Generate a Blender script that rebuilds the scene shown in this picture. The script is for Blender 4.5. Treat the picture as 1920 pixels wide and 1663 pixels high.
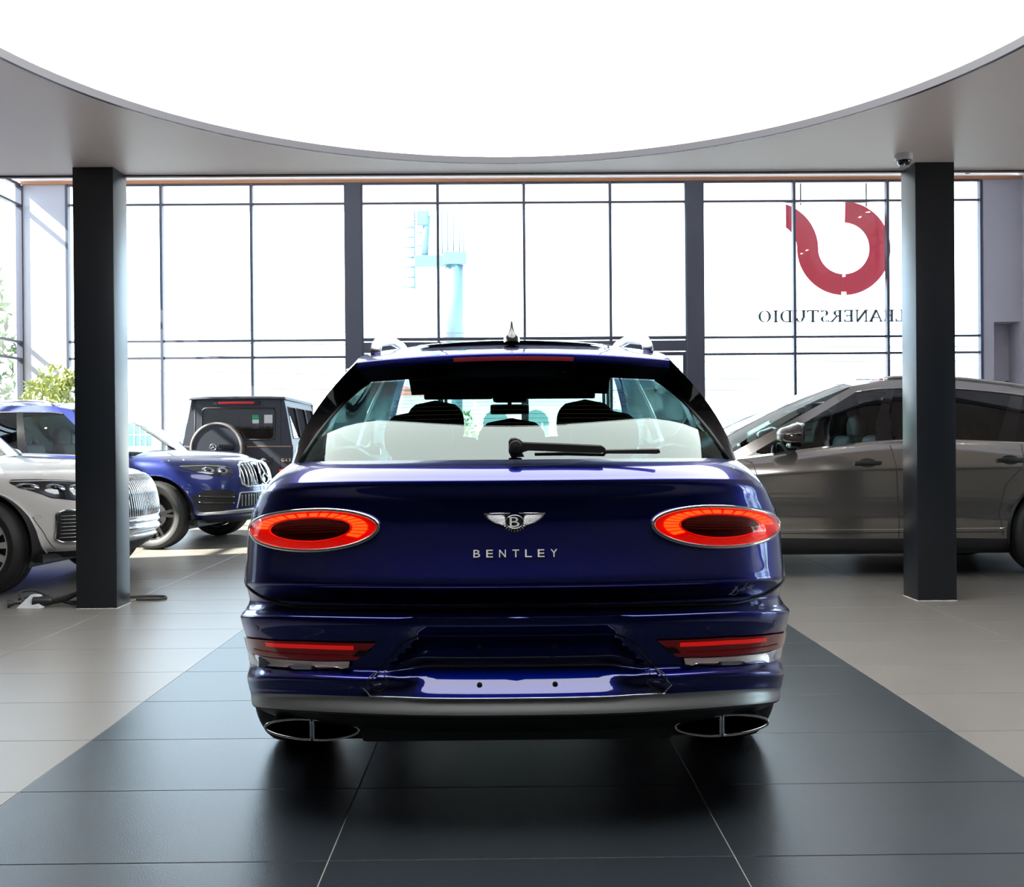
import bpy, bmesh, math, random
import numpy as np
from mathutils import Vector, Matrix
from mathutils.bvhtree import BVHTree

for _o in list(bpy.data.objects):
    bpy.data.objects.remove(_o)
SC = bpy.context.scene
COL = SC.collection
rnd = random.Random(7)

# ------------------------------------------------------------------ camera
FPX, CAMZ = 1866.7, 1.2
_yaw, _pitch, _roll = 15 / FPX, -6.5 / FPX, 0.008
_f = Vector((math.sin(_yaw) * math.cos(_pitch), math.cos(_yaw) * math.cos(_pitch), math.sin(_pitch)))
_r = _f.cross(Vector((0, 0, 1))).normalized()
_u = _r.cross(_f)
_r2 = _r * math.cos(_roll) - _u * math.sin(_roll)
_u2 = _r * math.sin(_roll) + _u * math.cos(_roll)
cam = bpy.data.cameras.new('camera')
cam.lens, cam.sensor_width, cam.sensor_fit = 35.0, 36.0, 'HORIZONTAL'
cam.clip_start, cam.clip_end = 0.05, 600
cam_o = bpy.data.objects.new('camera', cam)
COL.objects.link(cam_o)
_m = Matrix.Identity(4)
for _i in range(3):
    _m[_i][0], _m[_i][1], _m[_i][2] = _r2[_i], _u2[_i], -_f[_i]
_m[2][3] = CAMZ
cam_o.matrix_world = _m
SC.camera = cam_o

# ------------------------------------------------------------------ sky, sun, exposure
world = bpy.data.worlds.new('sky')
SC.world = world
world.use_nodes = True
_bg = world.node_tree.nodes['Background']
_bg.inputs['Color'].default_value = (0.64, 0.82, 1.0, 1)
_bg.inputs['Strength'].default_value = 5.6
sun = bpy.data.lights.new('sun', 'SUN')
sun.energy, sun.angle, sun.color = 30.0, 0.009, (1.0, 0.94, 0.84)
sun_o = bpy.data.objects.new('sun', sun)
COL.objects.link(sun_o)
sun_o.location = (-40, -10, 40)
sun_o.rotation_euler = Vector((1.0, 0.3, -0.86)).to_track_quat('-Z', 'Y').to_euler()
PANEL_EMIT = 4.7
VS = SC.view_settings
VS.view_transform, VS.look, VS.exposure, VS.gamma = 'Standard', 'None', 0.42, 1.0
VS.use_curve_mapping = False

# ------------------------------------------------------------------ materials
MATS = {}


def pm(name, col, rough=.5, metal=0., coat=0., coat_rough=.02, spec=.5, emit=None, es=0., bump=0., bscale=40., var=0., vscale=6., aniso=None):
    if name in MATS:
        return MATS[name]
    m = bpy.data.materials.new(name)
    m.use_nodes = True
    nt = m.node_tree
    b = nt.nodes['Principled BSDF']
    b.inputs['Base Color'].default_value = (*col, 1)
    b.inputs['Roughness'].default_value = rough
    b.inputs['Metallic'].default_value = metal
    b.inputs['Coat Weight'].default_value = coat
    b.inputs['Coat Roughness'].default_value = coat_rough
    b.inputs['Specular IOR Level'].default_value = spec
    if emit:
        b.inputs['Emission Color'].default_value = (*emit, 1)
        b.inputs['Emission Strength'].default_value = es
    if bump or var:
        tc = nt.nodes.new('ShaderNodeTexCoord')
        if bump:
            n = nt.nodes.new('ShaderNodeTexNoise')
            n.inputs['Scale'].default_value = bscale
            n.inputs['Detail'].default_value = 3
            bp = nt.nodes.new('ShaderNodeBump')
            bp.inputs['Strength'].default_value = bump
            bp.inputs['Distance'].default_value = .002
            nt.links.new(tc.outputs['Object'], n.inputs['Vector'])
            nt.links.new(n.outputs['Fac'], bp.inputs['Height'])
            nt.links.new(bp.outputs['Normal'], b.inputs['Normal'])
        if var:
            n2 = nt.nodes.new('ShaderNodeTexNoise')
            n2.inputs['Scale'].default_value = vscale
            n2.inputs['Detail'].default_value = 5
            mx = nt.nodes.new('ShaderNodeMix')
            mx.data_type = 'RGBA'
            mx.inputs['A'].default_value = (*[c * (1 - var) for c in col], 1)
            mx.inputs['B'].default_value = (*[min(1, c * (1 + var)) for c in col], 1)
            nt.links.new(tc.outputs['Object'], n2.inputs['Vector'])
            nt.links.new(n2.outputs['Fac'], mx.inputs['Factor'])
            nt.links.new(mx.outputs['Result'], b.inputs['Base Color'])
    MATS[name] = m
    return m


def glass(name, tint, refl=.05, rough=0.0, body=None, body_fac=0., gcol=(1, 1, 1), top=1.0):
    """thin pane: tinted see-through plus mirror reflection growing at grazing angles"""
    if name in MATS:
        return MATS[name]
    m = bpy.data.materials.new(name)
    m.use_nodes = True
    nt = m.node_tree
    nt.nodes.remove(nt.nodes['Principled BSDF'])
    out = nt.nodes['Material Output']
    tr = nt.nodes.new('ShaderNodeBsdfTransparent')
    tr.inputs['Color'].default_value = (*tint, 1)
    gl = nt.nodes.new('ShaderNodeBsdfGlossy')
    gl.inputs['Roughness'].default_value = rough
    gl.inputs['Color'].default_value = (*gcol, 1)
    lw = nt.nodes.new('ShaderNodeLayerWeight')
    lw.inputs['Blend'].default_value = .5
    pw = nt.nodes.new('ShaderNodeMath')
    pw.operation = 'POWER'
    pw.inputs[1].default_value = 4.0
    mr = nt.nodes.new('ShaderNodeMapRange')
    mr.inputs['To Min'].default_value = refl
    mr.inputs['To Max'].default_value = top
    mix = nt.nodes.new('ShaderNodeMixShader')
    nt.links.new(lw.outputs['Facing'], pw.inputs[0])
    nt.links.new(pw.outputs[0], mr.inputs['Value'])
    nt.links.new(mr.outputs['Result'], mix.inputs['Fac'])
    base = tr
    if body:
        df = nt.nodes.new('ShaderNodeBsdfDiffuse')
        df.inputs['Color'].default_value = (*body, 1)
        m2 = nt.nodes.new('ShaderNodeMixShader')
        m2.inputs['Fac'].default_value = body_fac
        nt.links.new(tr.outputs[0], m2.inputs[1])
        nt.links.new(df.outputs[0], m2.inputs[2])
        base = m2
    nt.links.new(base.outputs[0], mix.inputs[1])
    nt.links.new(gl.outputs[0], mix.inputs[2])
    nt.links.new(mix.outputs[0], out.inputs['Surface'])
    MATS[name] = m
    return m


M = dict(
    tile_light=pm('porcelain_light', (.175, .164, .148), .32, bump=.25, bscale=220, var=.10, vscale=2.2),
    tile_dark=pm('porcelain_dark', (.022, .028, .034), .28, spec=.5, bump=.35, bscale=220, var=.16, vscale=2.5),
    grout=pm('grout', (.30, .29, .27), .8),
    ceil=pm('ceiling_paint', (.96, .81, .75), .42, spec=1.0, var=.03, vscale=.8),
    white=pm('white_paint', (.74, .73, .74), .6, var=.03, vscale=1.2),
    panelwall=pm('wall_panel', (.52, .49, .55), .5, var=.03, vscale=1.0),
    greywall=pm('grey_wall', (.05, .05, .052), .7, var=.06, vscale=1.5),
    orange=pm('warm_timber', (.55, .24, .12), .5, var=.15, vscale=3),
    darktrim=pm('dark_trim', (.03, .022, .022), .5),
    alu=pm('dark_aluminium', (.085, .085, .115), .42, .3, bump=.05, bscale=120),
    column=pm('black_steel', (.007, .009, .012), .30, 0., spec=.5, bump=.08, bscale=160, var=.15, vscale=4),
    caulk=pm('caulk', (.45, .42, .38), .8),
    glow=pm('light_membrane', (.9, .9, .9), .6, emit=(1.0, 1.0, .985), es=PANEL_EMIT),
    rim=pm('light_rim', (.035, .035, .045), .4),
    glass=glass('clear_pane', (.96, .985, .98), .03),
    navy=pm('navy_paint', (.0002, .0050, .155), .30, 1.0, 1.0, .01),
    bronze=pm('grey_bronze_paint', (.33, .305, .28), .22, .9, 1.0, .02),
    blue=pm('blue_paint', (.010, .022, .16), .34, .5, 1.0, .02),
    pearl=pm('pearl_paint', (.74, .72, .70), .35, .05, 1.0, .02),
    matte=pm('satin_graphite', (.030, .033, .046), .42, .2),
    black=pm('gloss_black', (.004, .004, .005), .12, coat=.6),
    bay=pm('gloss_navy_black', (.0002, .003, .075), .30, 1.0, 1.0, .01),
    mirrorshell=pm('dark_bronze_gloss', (.05, .042, .038), .25, .5, .6),
    satin=pm('satin_black', (.008, .008, .009), .5),
    rubber=pm('tyre_rubber', (.012, .012, .013), .6, bump=.3, bscale=160),
    chrome=pm('chrome', (.82, .82, .84), .07, 1.0),
    steel=pm('brushed_steel', (.60, .60, .60), .28, 1.0),
    greytrim=pm('satin_grey_trim', (.34, .35, .36), .36, .8),
    rimmetal=pm('rim_metal', (.70, .69, .67), .34, .6),
    rimdark=pm('rim_dark', (.10, .095, .09), .3, .9),
    leather=pm('dark_leather', (.012, .022, .024), .55, bump=.2, bscale=90),
    liner=pm('dark_liner', (.010, .014, .022), .9),
    windscreen=glass('windscreen', (.86, .96, .94), .05),
    rearglass=glass('privacy_glass', (.36, .58, .56), .082, gcol=(.86, 1.0, .95)),
    sideglass=glass('side_glass', (.55, .66, .64), .06),
    darkglass=glass('dark_glass', (.03, .045, .05), .06, top=.2),
    letter=pm('letter_metal', (.70, .69, .66), .35, .35),
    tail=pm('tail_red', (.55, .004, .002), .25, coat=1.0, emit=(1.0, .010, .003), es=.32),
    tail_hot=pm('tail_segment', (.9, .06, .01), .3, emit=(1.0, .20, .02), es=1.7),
    tail_dark=pm('tail_inner', (.02, .0005, .0005), .3),
    taillens=glass('tail_lens', (1.0, .30, .22), .035),
    red_dim=pm('reflector_red', (.20, .002, .003), .15, coat=1.0, emit=(1.0, .01, .008), es=.02),
    red_mid=pm('reflector_bright', (.55, .004, .004), .2, coat=1.0, emit=(1.0, .012, .006), es=.30),
    brake=pm('brake_strip', (.10, .002, .006), .5, emit=(1.0, .02, .03), es=.04),
    reds=pm('red_strip', (.55, .01, .02), .3, coat=.5),
    white_enamel=pm('white_enamel', (.85, .85, .85), .3),
    orangewire=pm('heater_wire', (.45, .16, .04), .5),
    headlens=glass('headlamp_glass', (.80, .84, .88), .09),
    lampdark=pm('lamp_inside', (.02, .02, .025), .25, .4),
    lampsilver=pm('lamp_reflector', (.75, .78, .82), .12, 1.0),
    gold=pm('gold_trim', (.75, .45, .25), .3, .9),
    signred=pm('sign_red', (.72, .035, .075), .25, coat=.8),
    signteal=pm('sign_letter', (.012, .03, .04), .5),
    boardblue=pm('billboard_steel', (.055, .115, .15), .5),
    asphalt=pm('outdoor_ground', (.70, .68, .65), .9, var=.05),
    render=pm('outdoor_render', (.72, .72, .70), .9),
    roofred=pm('outdoor_roof', (.50, .16, .14), .8),
    outglass=pm('outdoor_glass', (.10, .16, .16), .2),
    wire=pm('cable_black', (.03, .03, .03), .7),
    leaf_pale=pm('leaf_pale', (.42, .46, .16), .6, var=.3, vscale=9),
    leaf_dark=pm('leaf_green', (.10, .15, .03), .6, var=.4, vscale=6),
    bark=pm('bark', (.12, .09, .06), .9),
    cctvwhite=pm('cctv_shell', (.62, .60, .58), .4),
    spot=pm('downlight_lamp', (1, 1, 1), .5, emit=(1.0, .86, .70), es=200.0),
    paper=pm('card_grey', (.5, .52, .54), .7),
    green=pm('card_green', (.01, .25, .12), .7),
)


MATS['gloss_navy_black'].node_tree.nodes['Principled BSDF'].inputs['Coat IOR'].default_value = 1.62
MATS['navy_paint'].node_tree.nodes['Principled BSDF'].inputs['Coat IOR'].default_value = 1.65


# ------------------------------------------------------------------ mesh helpers
def tag(o, label=None, cat=None, group=None, kind=None):
    if label:
        o['label'] = label
    if cat:
        o['category'] = cat
    if group:
        o['group'] = group
    if kind:
        o['kind'] = kind
    return o


def empty(name, loc=(0, 0, 0), rz=0.):
    o = bpy.data.objects.new(name, None)
    COL.objects.link(o)
    o.location = loc
    o.rotation_euler = (0, 0, rz)
    o.empty_display_size = .1
    return o


def link_copy(o, parent=None):
    c = o.copy()
    COL.objects.link(c)
    c.parent = parent
    for ch in KIDS.get(o.name, []):
        link_copy(ch, c)
    return c


KIDS = {}


class MB:
    def __init__(s):
        s.v, s.f = [], []

    def add(s, v, f):
        o = len(s.v)
        s.v += [tuple(float(c) for c in p) for p in v]
        s.f += [tuple(i + o for i in q) for q in f]
        return s

    def grid(s, P, cu=False, cv=False, flip=False):
        P = np.asarray(P, float)
        a, b = P.shape[:2]
        f = []
        for i in range(a if cu else a - 1):
            for j in range(b if cv else b - 1):
                q = (i * b + j, i * b + (j + 1) % b, ((i + 1) % a) * b + (j + 1) % b, ((i + 1) % a) * b + j)
                f.append(q[::-1] if flip else q)
        return s.add(P.reshape(-1, 3), f)

    def box(s, x0, x1, y0, y1, z0, z1):
        v = [(x, y, z) for z in (z0, z1) for y in (y0, y1) for x in (x0, x1)]
        return s.add(v, [(0, 2, 3, 1), (4, 5, 7, 6), (0, 1, 5, 4), (2, 6, 7, 3), (0, 4, 6, 2), (1, 3, 7, 5)])

    def bbox(s, x0, x1, y0, y1, z0, z1, bev=.01, seg=2, xf=None):
        bm = bmesh.new()
        bmesh.ops.create_cube(bm, size=1)
        for v in bm.verts:
            v.co = Vector(((x0 + x1) / 2 + v.co.x * (x1 - x0), (y0 + y1) / 2 + v.co.y * (y1 - y0), (z0 + z1) / 2 + v.co.z * (z1 - z0)))
            if xf:
                v.co = Vector(xf(v.co))
        if bev:
            bmesh.ops.bevel(bm, geom=list(bm.edges), offset=bev, segments=seg, profile=.6, affect='EDGES', clamp_overlap=True)
        bm.verts.index_update()
        s.add([v.co for v in bm.verts], [[v.index for v in f.verts] for f in bm.faces])
        bm.free()
        return s

    def tube(s, pts, r, seg=8, closed=False, caps=True):
        P = [Vector(p) for p in pts]
        n = len(P)
        rr = r if hasattr(r, '__len__') else [r] * n
        rings, up = [], None
        for i in range(n):
            if closed:
                t = P[(i + 1) % n] - P[i - 1]
            else:
                t = P[min(i + 1, n - 1)] - P[max(i - 1, 0)]
            t = t.normalized() if t.length > 1e-9 else Vector((0, 0, 1))
            if up is None:
                up = t.orthogonal().normalized()
            else:
                up = up - t * up.dot(t)
                up = up.normalized() if up.length > 1e-6 else t.orthogonal().normalized()
            sd = t.cross(up)
            rings.append([P[i] + (up * math.cos(2 * math.pi * k / seg) + sd * math.sin(2 * math.pi * k / seg)) * rr[i] for k in range(seg)])
        o = len(s.v)
        s.grid([[tuple(q) for q in g] for g in rings], cu=closed, cv=True)
        if caps and not closed:
            s.f.append(tuple(o + k for k in range(seg))[::-1])
            s.f.append(tuple(o + (n - 1) * seg + k for k in range(seg)))
        return s

    def lathe(s, prof, c=(0, 0, 0), axis='z', seg=24, a0=0, a1=2 * math.pi):
        full = abs(a1 - a0 - 2 * math.pi) < 1e-6
        n = seg if full else seg + 1
        G = []
        for (r, h) in prof:
            ring = []
            for k in range(n):
                t = a0 + (a1 - a0) * k / seg
                p = (r * math.cos(t), r * math.sin(t), h)
                if axis == 'x':
                    p = (h, p[0], p[1])
                elif axis == 'y':
                    p = (p[0], h, p[1])
                ring.append((p[0] + c[0], p[1] + c[1], p[2] + c[2]))
            G.append(ring)
        return s.grid(G, cv=full)

    def prism(s, loop, d):
        n = len(loop)
        L = [Vector(p) for p in loop]
        d = Vector(d)
        f = [tuple(range(n)), tuple(range(2 * n - 1, n - 1, -1))]
        f += [(i, i + n, (i + 1) % n + n, (i + 1) % n) for i in range(n)]
        return s.add([tuple(p) for p in L] + [tuple(p + d) for p in L], f)

    def build(s, name, mat, parent=None, smooth=None, label=None):
        me = bpy.data.meshes.new(name)
        me.from_pydata(s.v, [], s.f)
        me.materials.append(mat if not isinstance(mat, str) else M[mat])
        if smooth:
            me.polygons.foreach_set('use_smooth', [True] * len(me.polygons))
            if smooth is not True:
                me.set_sharp_from_angle(angle=math.radians(smooth))
        me.update()
        o = bpy.data.objects.new(name, me)
        COL.objects.link(o)
        if parent:
            o.parent = parent
            KIDS.setdefault(parent.name, []).append(o)
        if label:
            o['label'] = label
        return o


def fix_normals(o):
    bm = bmesh.new()
    bm.from_mesh(o.data)
    bmesh.ops.recalc_face_normals(bm, faces=bm.faces)
    bm.to_mesh(o.data)
    bm.free()
    return o


def text_mesh(txt, size, depth, spacing=1.0):
    cu = bpy.data.curves.new('lettering', 'FONT')
    cu.body, cu.size, cu.extrude, cu.space_character = txt, size, depth, spacing
    cu.align_x = 'CENTER'
    cu.resolution_u = 3
    t = bpy.data.objects.new('lettering', cu)
    COL.objects.link(t)
    dg = bpy.context.evaluated_depsgraph_get()
    me = bpy.data.meshes.new_from_object(t.evaluated_get(dg))
    v = [tuple(p.co) for p in me.vertices]
    f = [tuple(p.vertices) for p in me.polygons]
    bpy.data.objects.remove(t)
    bpy.data.curves.remove(cu)
    bpy.data.meshes.remove(me)
    return v, f


def V3(*a):
    return Vector(a)

# ================================================================== THE ROOM
XL, XR, YB, YE, YG = -10.55, 11.50, -6.0, 7.50, 22.0     # left, right, back wall, low ceiling edge, glass front
HC, HA = 3.20, 7.05                                        # low ceiling, hall ceiling

# floor: base slab in grout colour, every tile in view its own piece
fl = MB().box(XL - .3, XR + .3, YB - .3, YG + .3, -.25, -.003).build('floor', 'grout')
tag(fl, 'porcelain tiled showroom floor with a dark runner between lighter tiles', kind='structure')
TW, TD, TX0, TY0 = 1.1667, .5935, -1.68, 2.848


def tile_mesh(nm, mat):
    mb = MB().bbox(-TW / 2 + .002, TW / 2 - .002, -TD / 2 + .002, TD / 2 - .002, -.012, 0, .0012, 1)
    o = mb.build(nm, mat)
    me = o.data
    bpy.data.objects.remove(o)
    return me


me_l, me_d = tile_mesh('floor_tile_light', 'tile_light'), tile_mesh('floor_tile_dark', 'tile_dark')
cands, rest = [], {True: MB(), False: MB()}
for i in range(-8, 12):
    for j in range(-15, 33):
        x, y = TX0 + (i + .5) * TW, TY0 + (j + .5) * TD
        if x - TW / 2 < XL - .2 or x + TW / 2 > XR + .3 or y + TD / 2 > YG + .2 or y < YB:
            continue
        dark = 0 <= i <= 2 and j < 20
        p = Vector((x, y, 0)) - Vector((0, 0, CAMZ))
        z = p.dot(_f)
        vis = 0
        if z > 1.2:
            u, w = p.dot(_r2) / z * FPX, -p.dot(_u2) / z * FPX
            if abs(u) < 960 + 900 / z and w < 832 + 700 / z:
                vis = TW * TD / z ** 3
        cands.append((vis, x, y, dark))
cands.sort(key=lambda c: -c[0])
for n, (vis, x, y, dark) in enumerate(cands):
    if n < 300 and vis > 0:
        o = bpy.data.objects.new('floor_tile', me_d if dark else me_l)
        COL.objects.link(o)
        o.location = (x, y, 0)
        o.parent = fl
    else:
        rest[dark].box(x - TW / 2 + .002, x + TW / 2 - .002, y - TD / 2 + .002, y + TD / 2 - .002, -.012, 0)
for dark, mb in rest.items():
    o = mb.build('floor_tiling', 'tile_dark' if dark else 'tile_light', fl)
    o['kind'] = 'stuff'

# low ceiling with the round opening
CX, CY, CR = .033, 4.50, 2.705
nseg = 96
ring_in, ring_out = [], []
for k in range(nseg):
    t = 2 * math.pi * (k + .5) / nseg
    c, s_ = math.cos(t), math.sin(t)
    ring_in.append((CX + CR * c, CY + CR * s_))
    q = min(((XR - CX) if c > 0 else (XL - CX)) / c if abs(c) > 1e-6 else 1e9, ((YE - CY) if s_ > 0 else (YB - CY)) / s_ if abs(s_) > 1e-6 else 1e9)
    ring_out.append((CX + q * c, CY + q * s_))
# corner points so the slab stays rectangular
cm = MB()
cm.grid([[(*p, HC) for p in ring_in], [((p[0] * .5 + q[0] * .5), (p[1] * .5 + q[1] * .5), HC) for p, q in zip(ring_in, ring_out)], [(*p, HC) for p in ring_out]], cv=True)
for (x, y) in ((XL, YB), (XR, YB), (XL, YE), (XR, YE)):
    near = sorted(range(nseg), key=lambda k: (ring_out[k][0] - x) ** 2 + (ring_out[k][1] - y) ** 2)[:2]
    a, b = [ring_out[k] for k in near]
    cm.add([(x, y, HC), (*a, HC), (*b, HC)], [(0, 1, 2)])
cm.box(XL, XR, YB, YE, HC + .16, HC + .30)
cm.box(XL, XR, YE - .05, YE, HC + .0005, HC + .16)
ce = cm.build('ceiling', 'ceil')
tag(ce, 'low plastered ceiling around the round backlit panel', kind='structure')
t = MB().box(XL, XR, YE - .035, YE + .006, HC - .010, HC - .0005).build('trim_1', 'darktrim')
tag(t, 'thin dark edge strip along the end of the low ceiling', kind='structure')

lp = empty('ceiling_light', (CX, CY, HC))
tag(lp, 'huge round backlit white ceiling panel above the navy car', 'ceiling light')
MB().add([(0, 0, .048)] + [(1.0 * (CR - .004) * math.cos(2 * math.pi * k / 128), (CR - .004) * math.sin(2 * math.pi * k / 128), .048) for k in range(128)],
         [(0, 1 + (k + 1) % 128, 1 + k) for k in range(128)]).build('diffuser', 'glow', lp)
MB().lathe([(CR + .02, -.001), (CR - .002, -.002), (CR - .004, .0), (CR - .004, .046), (CR + .02, .046)], seg=128).build('rim', 'rim', lp, 40)

# hall ceiling, walls
ha = MB().box(XL - .2, XR + .2, YE - .05, YG + .1, HA, HA + .3).build('ceiling', 'white')
tag(ha, 'white ceiling of the tall window hall', kind='structure')
t = MB().box(XL, XR, YG - .09, YG + .12, 6.885, 6.955).build('trim_2', 'orange')
tag(t, 'warm wooden head board running above the tall windows', kind='structure')
w = MB().box(XL, XR, YE, YE + .12, HC + .02, HA).build('wall_mezzanine', 'panelwall')
tag(w, 'upper wall above the low ceiling edge', kind='structure')
YL = 8.3
w = MB().box(XL - .2, XL, YB, YL, 0, HA).build('wall_left', 'greywall')
tag(w, 'solid left wall of the showroom', kind='structure')
w = MB().box(XR, XR + .2, 6.6, YG + .1, 0, HA).box(XR, XR + .2, YB, 6.6, 3.06, HC + .3).box(XR, XR + .2, YB, 2.6, 0, 3.06).build('wall_right', 'panelwall')
tag(w, 'pale right wall of the showroom', kind='structure')
wb = MB()
BD0, BD1, BDH = -2.6, 2.7, 2.75
wb.box(XL, XR, YB - .2, YB, 0, HC)
w = wb.build('wall_back', 'greywall')
tag(w, 'grey back wall behind the camera', kind='structure')


def glazing(name, label, xs, zs, place, wide=None, skip=(), depth=.14, mw=.058):
    """curtain wall: xs mullion positions, zs transom heights; place(u, d, z) -> world"""
    root = empty(name)
    tag(root, label, kind='structure')

    def bx(u0, u1, d0, d1, z0, z1, nm, mat):
        P = [place(u, d, z) for u in (u0, u1) for d in (d0, d1) for z in (z0, z1)]
        a = np.array(P)
        lo, hi = a.min(0), a.max(0)
        return MB().bbox(lo[0], hi[0], lo[1], hi[1], lo[2], hi[2], .004, 1).build(nm, mat, root)
    for i, x in enumerate(xs):
        w_ = mw if not (wide and i in wide) else wide[i]
        bx(x - w_ / 2, x + w_ / 2, -depth * (.5 if w_ < .2 else .8), depth * .5, 0, zs[-1], 'mullion' if w_ < .2 else 'post', 'alu')
    for j, z in enumerate(zs):
        for i in range(len(xs) - 1):
            wa = (wide or {}).get(i, mw) / 2
            wb_ = (wide or {}).get(i + 1, mw) / 2
            hz = .05 if 0 < j < len(zs) - 1 else .07
            bx(xs[i] + wa, xs[i + 1] - wb_, -depth * .4, depth * .4, z - hz / 2 + (.035 if j == 0 else 0), z + hz / 2 + (.035 if j == 0 else 0), 'transom', 'alu')
    for j in range(len(zs) - 1):
        for i in range(len(xs) - 1):
            if (i, j) in skip:
                continue
            wa = (wide or {}).get(i, mw) / 2
            wb_ = (wide or {}).get(i + 1, mw) / 2
            bx(xs[i] + wa - .005, xs[i + 1] - wb_ + .005, -.006, .006, zs[j] + .02, zs[j + 1] - .02, 'pane', 'glass')
    return root


PF = lambda u, d, z: (u, YG + d, z)
ZT = [0, 3.06, 3.43, 6.43, 6.87]
glazing('window_1', 'tall glazed bay behind the boxy graphite car', [-9.56, -7.50, -5.52, -3.285], ZT, PF, {3: .37})
glazing('window_2', 'central glazed bay above the wide entrance doors', [-3.10, -1.42, .48, 2.38, 4.06], [3.40, 6.43, 6.87], PF)
glazing('window_3', 'tall glazed bay with the red sign hanging outside', [4.245, 6.45, 8.52, 10.59], ZT, PF, {0: .39})
PS = lambda u, d, z: (XL - .05 + d, u, z)
glazing('window_4', 'glazed left side wall with trees outside', [8.38, 10.35, 12.3, 14.25, 16.2, 18.15, 20.1, 21.95], ZT, PS)
PR = lambda u, d, z: (XR + .08 - d, u, z)
glazing('window_5', 'low glazed stretch of the right side wall', [2.63, 4.6, 6.57], [0, 3.06], PR)
w = MB().box(-3.10, 4.05, YG - .09, YG + .09, 3.14, 3.37).build('trim_3', 'alu')
tag(w, 'broad dark lintel above the entrance doors', kind='structure')
# entrance doors below the lintel
for n, (a, b) in enumerate(((-3.09, -1.33), (-1.31, .46), (.48, 2.25), (2.27, 4.04))):
    d = empty('door_%d' % (n + 1), ((a + b) / 2, YG, 0))
    tag(d, ['outer left', 'inner left', 'inner right', 'outer right'][n] + ' glass leaf of the entrance doors', kind='structure')
    h = (b - a) / 2
    for nm, q in (('stile', (-h, -h + .07, 0.02, 3.12)), ('stile', (h - .07, h, .02, 3.12)), ('rail', (-h + .07, h - .07, .02, .14)), ('rail', (-h + .07, h - .07, 3.04, 3.12))):
        MB().bbox(q[0], q[1], -.03, .03, q[2], q[3], .004, 1).build(nm, 'alu', d)
    MB().box(-h + .06, h - .06, -.005, .005, .13, 3.05).build('pane', 'glass', d)
    hx = h - .035 if n % 2 == 0 else -h + .035
    MB().tube([(hx, -.09, .95), (hx, -.09, 1.45)], .014).tube([(hx, -.09, 1.0), (hx, -.02, 1.0)], .009).tube([(hx, -.09, 1.4), (hx, -.02, 1.4)], .009).build('handle', 'steel', d, True)
# white wall panels flanking the windows
w = MB().box(XL + .01, -9.60, YG - .03, YG + .1, 0, 6.885).build('wall_front_left', 'panelwall')
tag(w, 'white wall panel beside the left side glazing, striped by sun', kind='structure')
wr = MB()
wr.box(10.64, 11.5, YG - .05, YG + .1, 3.73, 6.885).box(10.64, 10.86, YG - .05, YG + .1, 0, 3.73).box(11.44, 11.5, YG - .05, YG + .1, 0, 3.73)
wr.box(10.84, 11.46, YG + .45, YG + .5, 0, 3.75).box(10.84, 10.86, YG + .1, YG + .5, 0, 3.75).box(11.44, 11.46, YG + .1, YG + .5, 0, 3.75).box(10.84, 11.46, YG + .1, YG + .5, 3.73, 3.75)
w = wr.build('wall_front_right', 'panelwall')
tag(w, 'pale wall panel with a dark niche at the right end of the windows', kind='structure')

# outdoor soffit over the windows
so = MB().box(XL - 1, XR + 1, YG + .15, YG + 3.2, 7.03, 7.2).build('trim_4', 'white')
tag(so, 'white roof overhang outside the tall windows', kind='structure')
for i in range(14):
    x = XL - .8 + i * 1.7
    MB().bbox(x, x + 1.685, YG + .16, YG + 3.18, 7.008, 7.03, .003, 1).build('soffit_panel', 'white', so)

# ------------------------------------------------------------------ steel columns
for (x0, x1, lab) in ((-3.108, -2.815, 'black square steel column between the white car and the camera'), (3.010, 3.297, 'black square steel column in front of the bronze car, below the ceiling camera')):
    c = empty('column', ((x0 + x1) / 2, 7.365, 0))
    tag(c, lab, 'column', 'steel columns')
    h = (x1 - x0) / 2
    MB().bbox(-h, h, -.13, .13, 0, HC, .006, 2).build('shaft', 'column', c, 30)
    cb = MB()
    n = 60
    pts = []
    for k in range(n):
        t = k / n * 4
        e, fr = int(t), t % 1
        qx, qy = [(-h + 2 * h * fr, -.13), (h, -.13 + .26 * fr), (h - 2 * h * fr, .13), (-h, .13 - .26 * fr)][e]
        pts.append((qx * 1.01, qy * 1.01, .002))
    cb.tube(pts, [.003 + .003 * rnd.random() for _ in range(n)], 6, closed=True)
    cb.build('caulk_bead', 'caulk', c, True)


# ------------------------------------------------------------------ ceiling cameras
def dome_camera(loc, label, s=1.0):
    r = empty('dome_camera', loc)
    tag(r, label, 'security camera', 'dome cameras')
    MB().lathe([(0, 0), (.060 * s, 0), (.062 * s, -.012 * s), (.060 * s, -.040 * s), (.056 * s, -.046 * s), (0, -.046 * s)], seg=32).build('base', 'cctvwhite', r, 40)
    MB().lathe([(.047 * s * math.cos(a), -.044 * s - .044 * s * math.sin(a)) for a in np.linspace(0, math.pi / 2, 9)], seg=28).build('dome', 'black', r, True)
    d = math.atan2(-loc[0], -loc[1])
    MB().tube([(0, -.02 * s, -.07 * s), (0, -.05 * s, -.078 * s)], .013 * s, 16).build('lens', 'lampsilver', r, 40)
    g = []
    for a in np.linspace(-.75, .75, 9):
        g.append([(.052 * s * math.sin(a), -.0505 * s * math.cos(q) * math.cos(a) * .98, -.046 * s - .05 * s * math.sin(q)) for q in np.linspace(.85, 1.45, 6)])
    MB().grid(g).build('shield', 'cctvwhite', r, True)
    return r


dome_camera((2.845, 7.03, HC), 'small white dome camera under the ceiling beside the right column')
dome_camera((10.17, YG - .32, HA), 'tiny white dome camera high up at the right end of the windows', 1.5)

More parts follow.
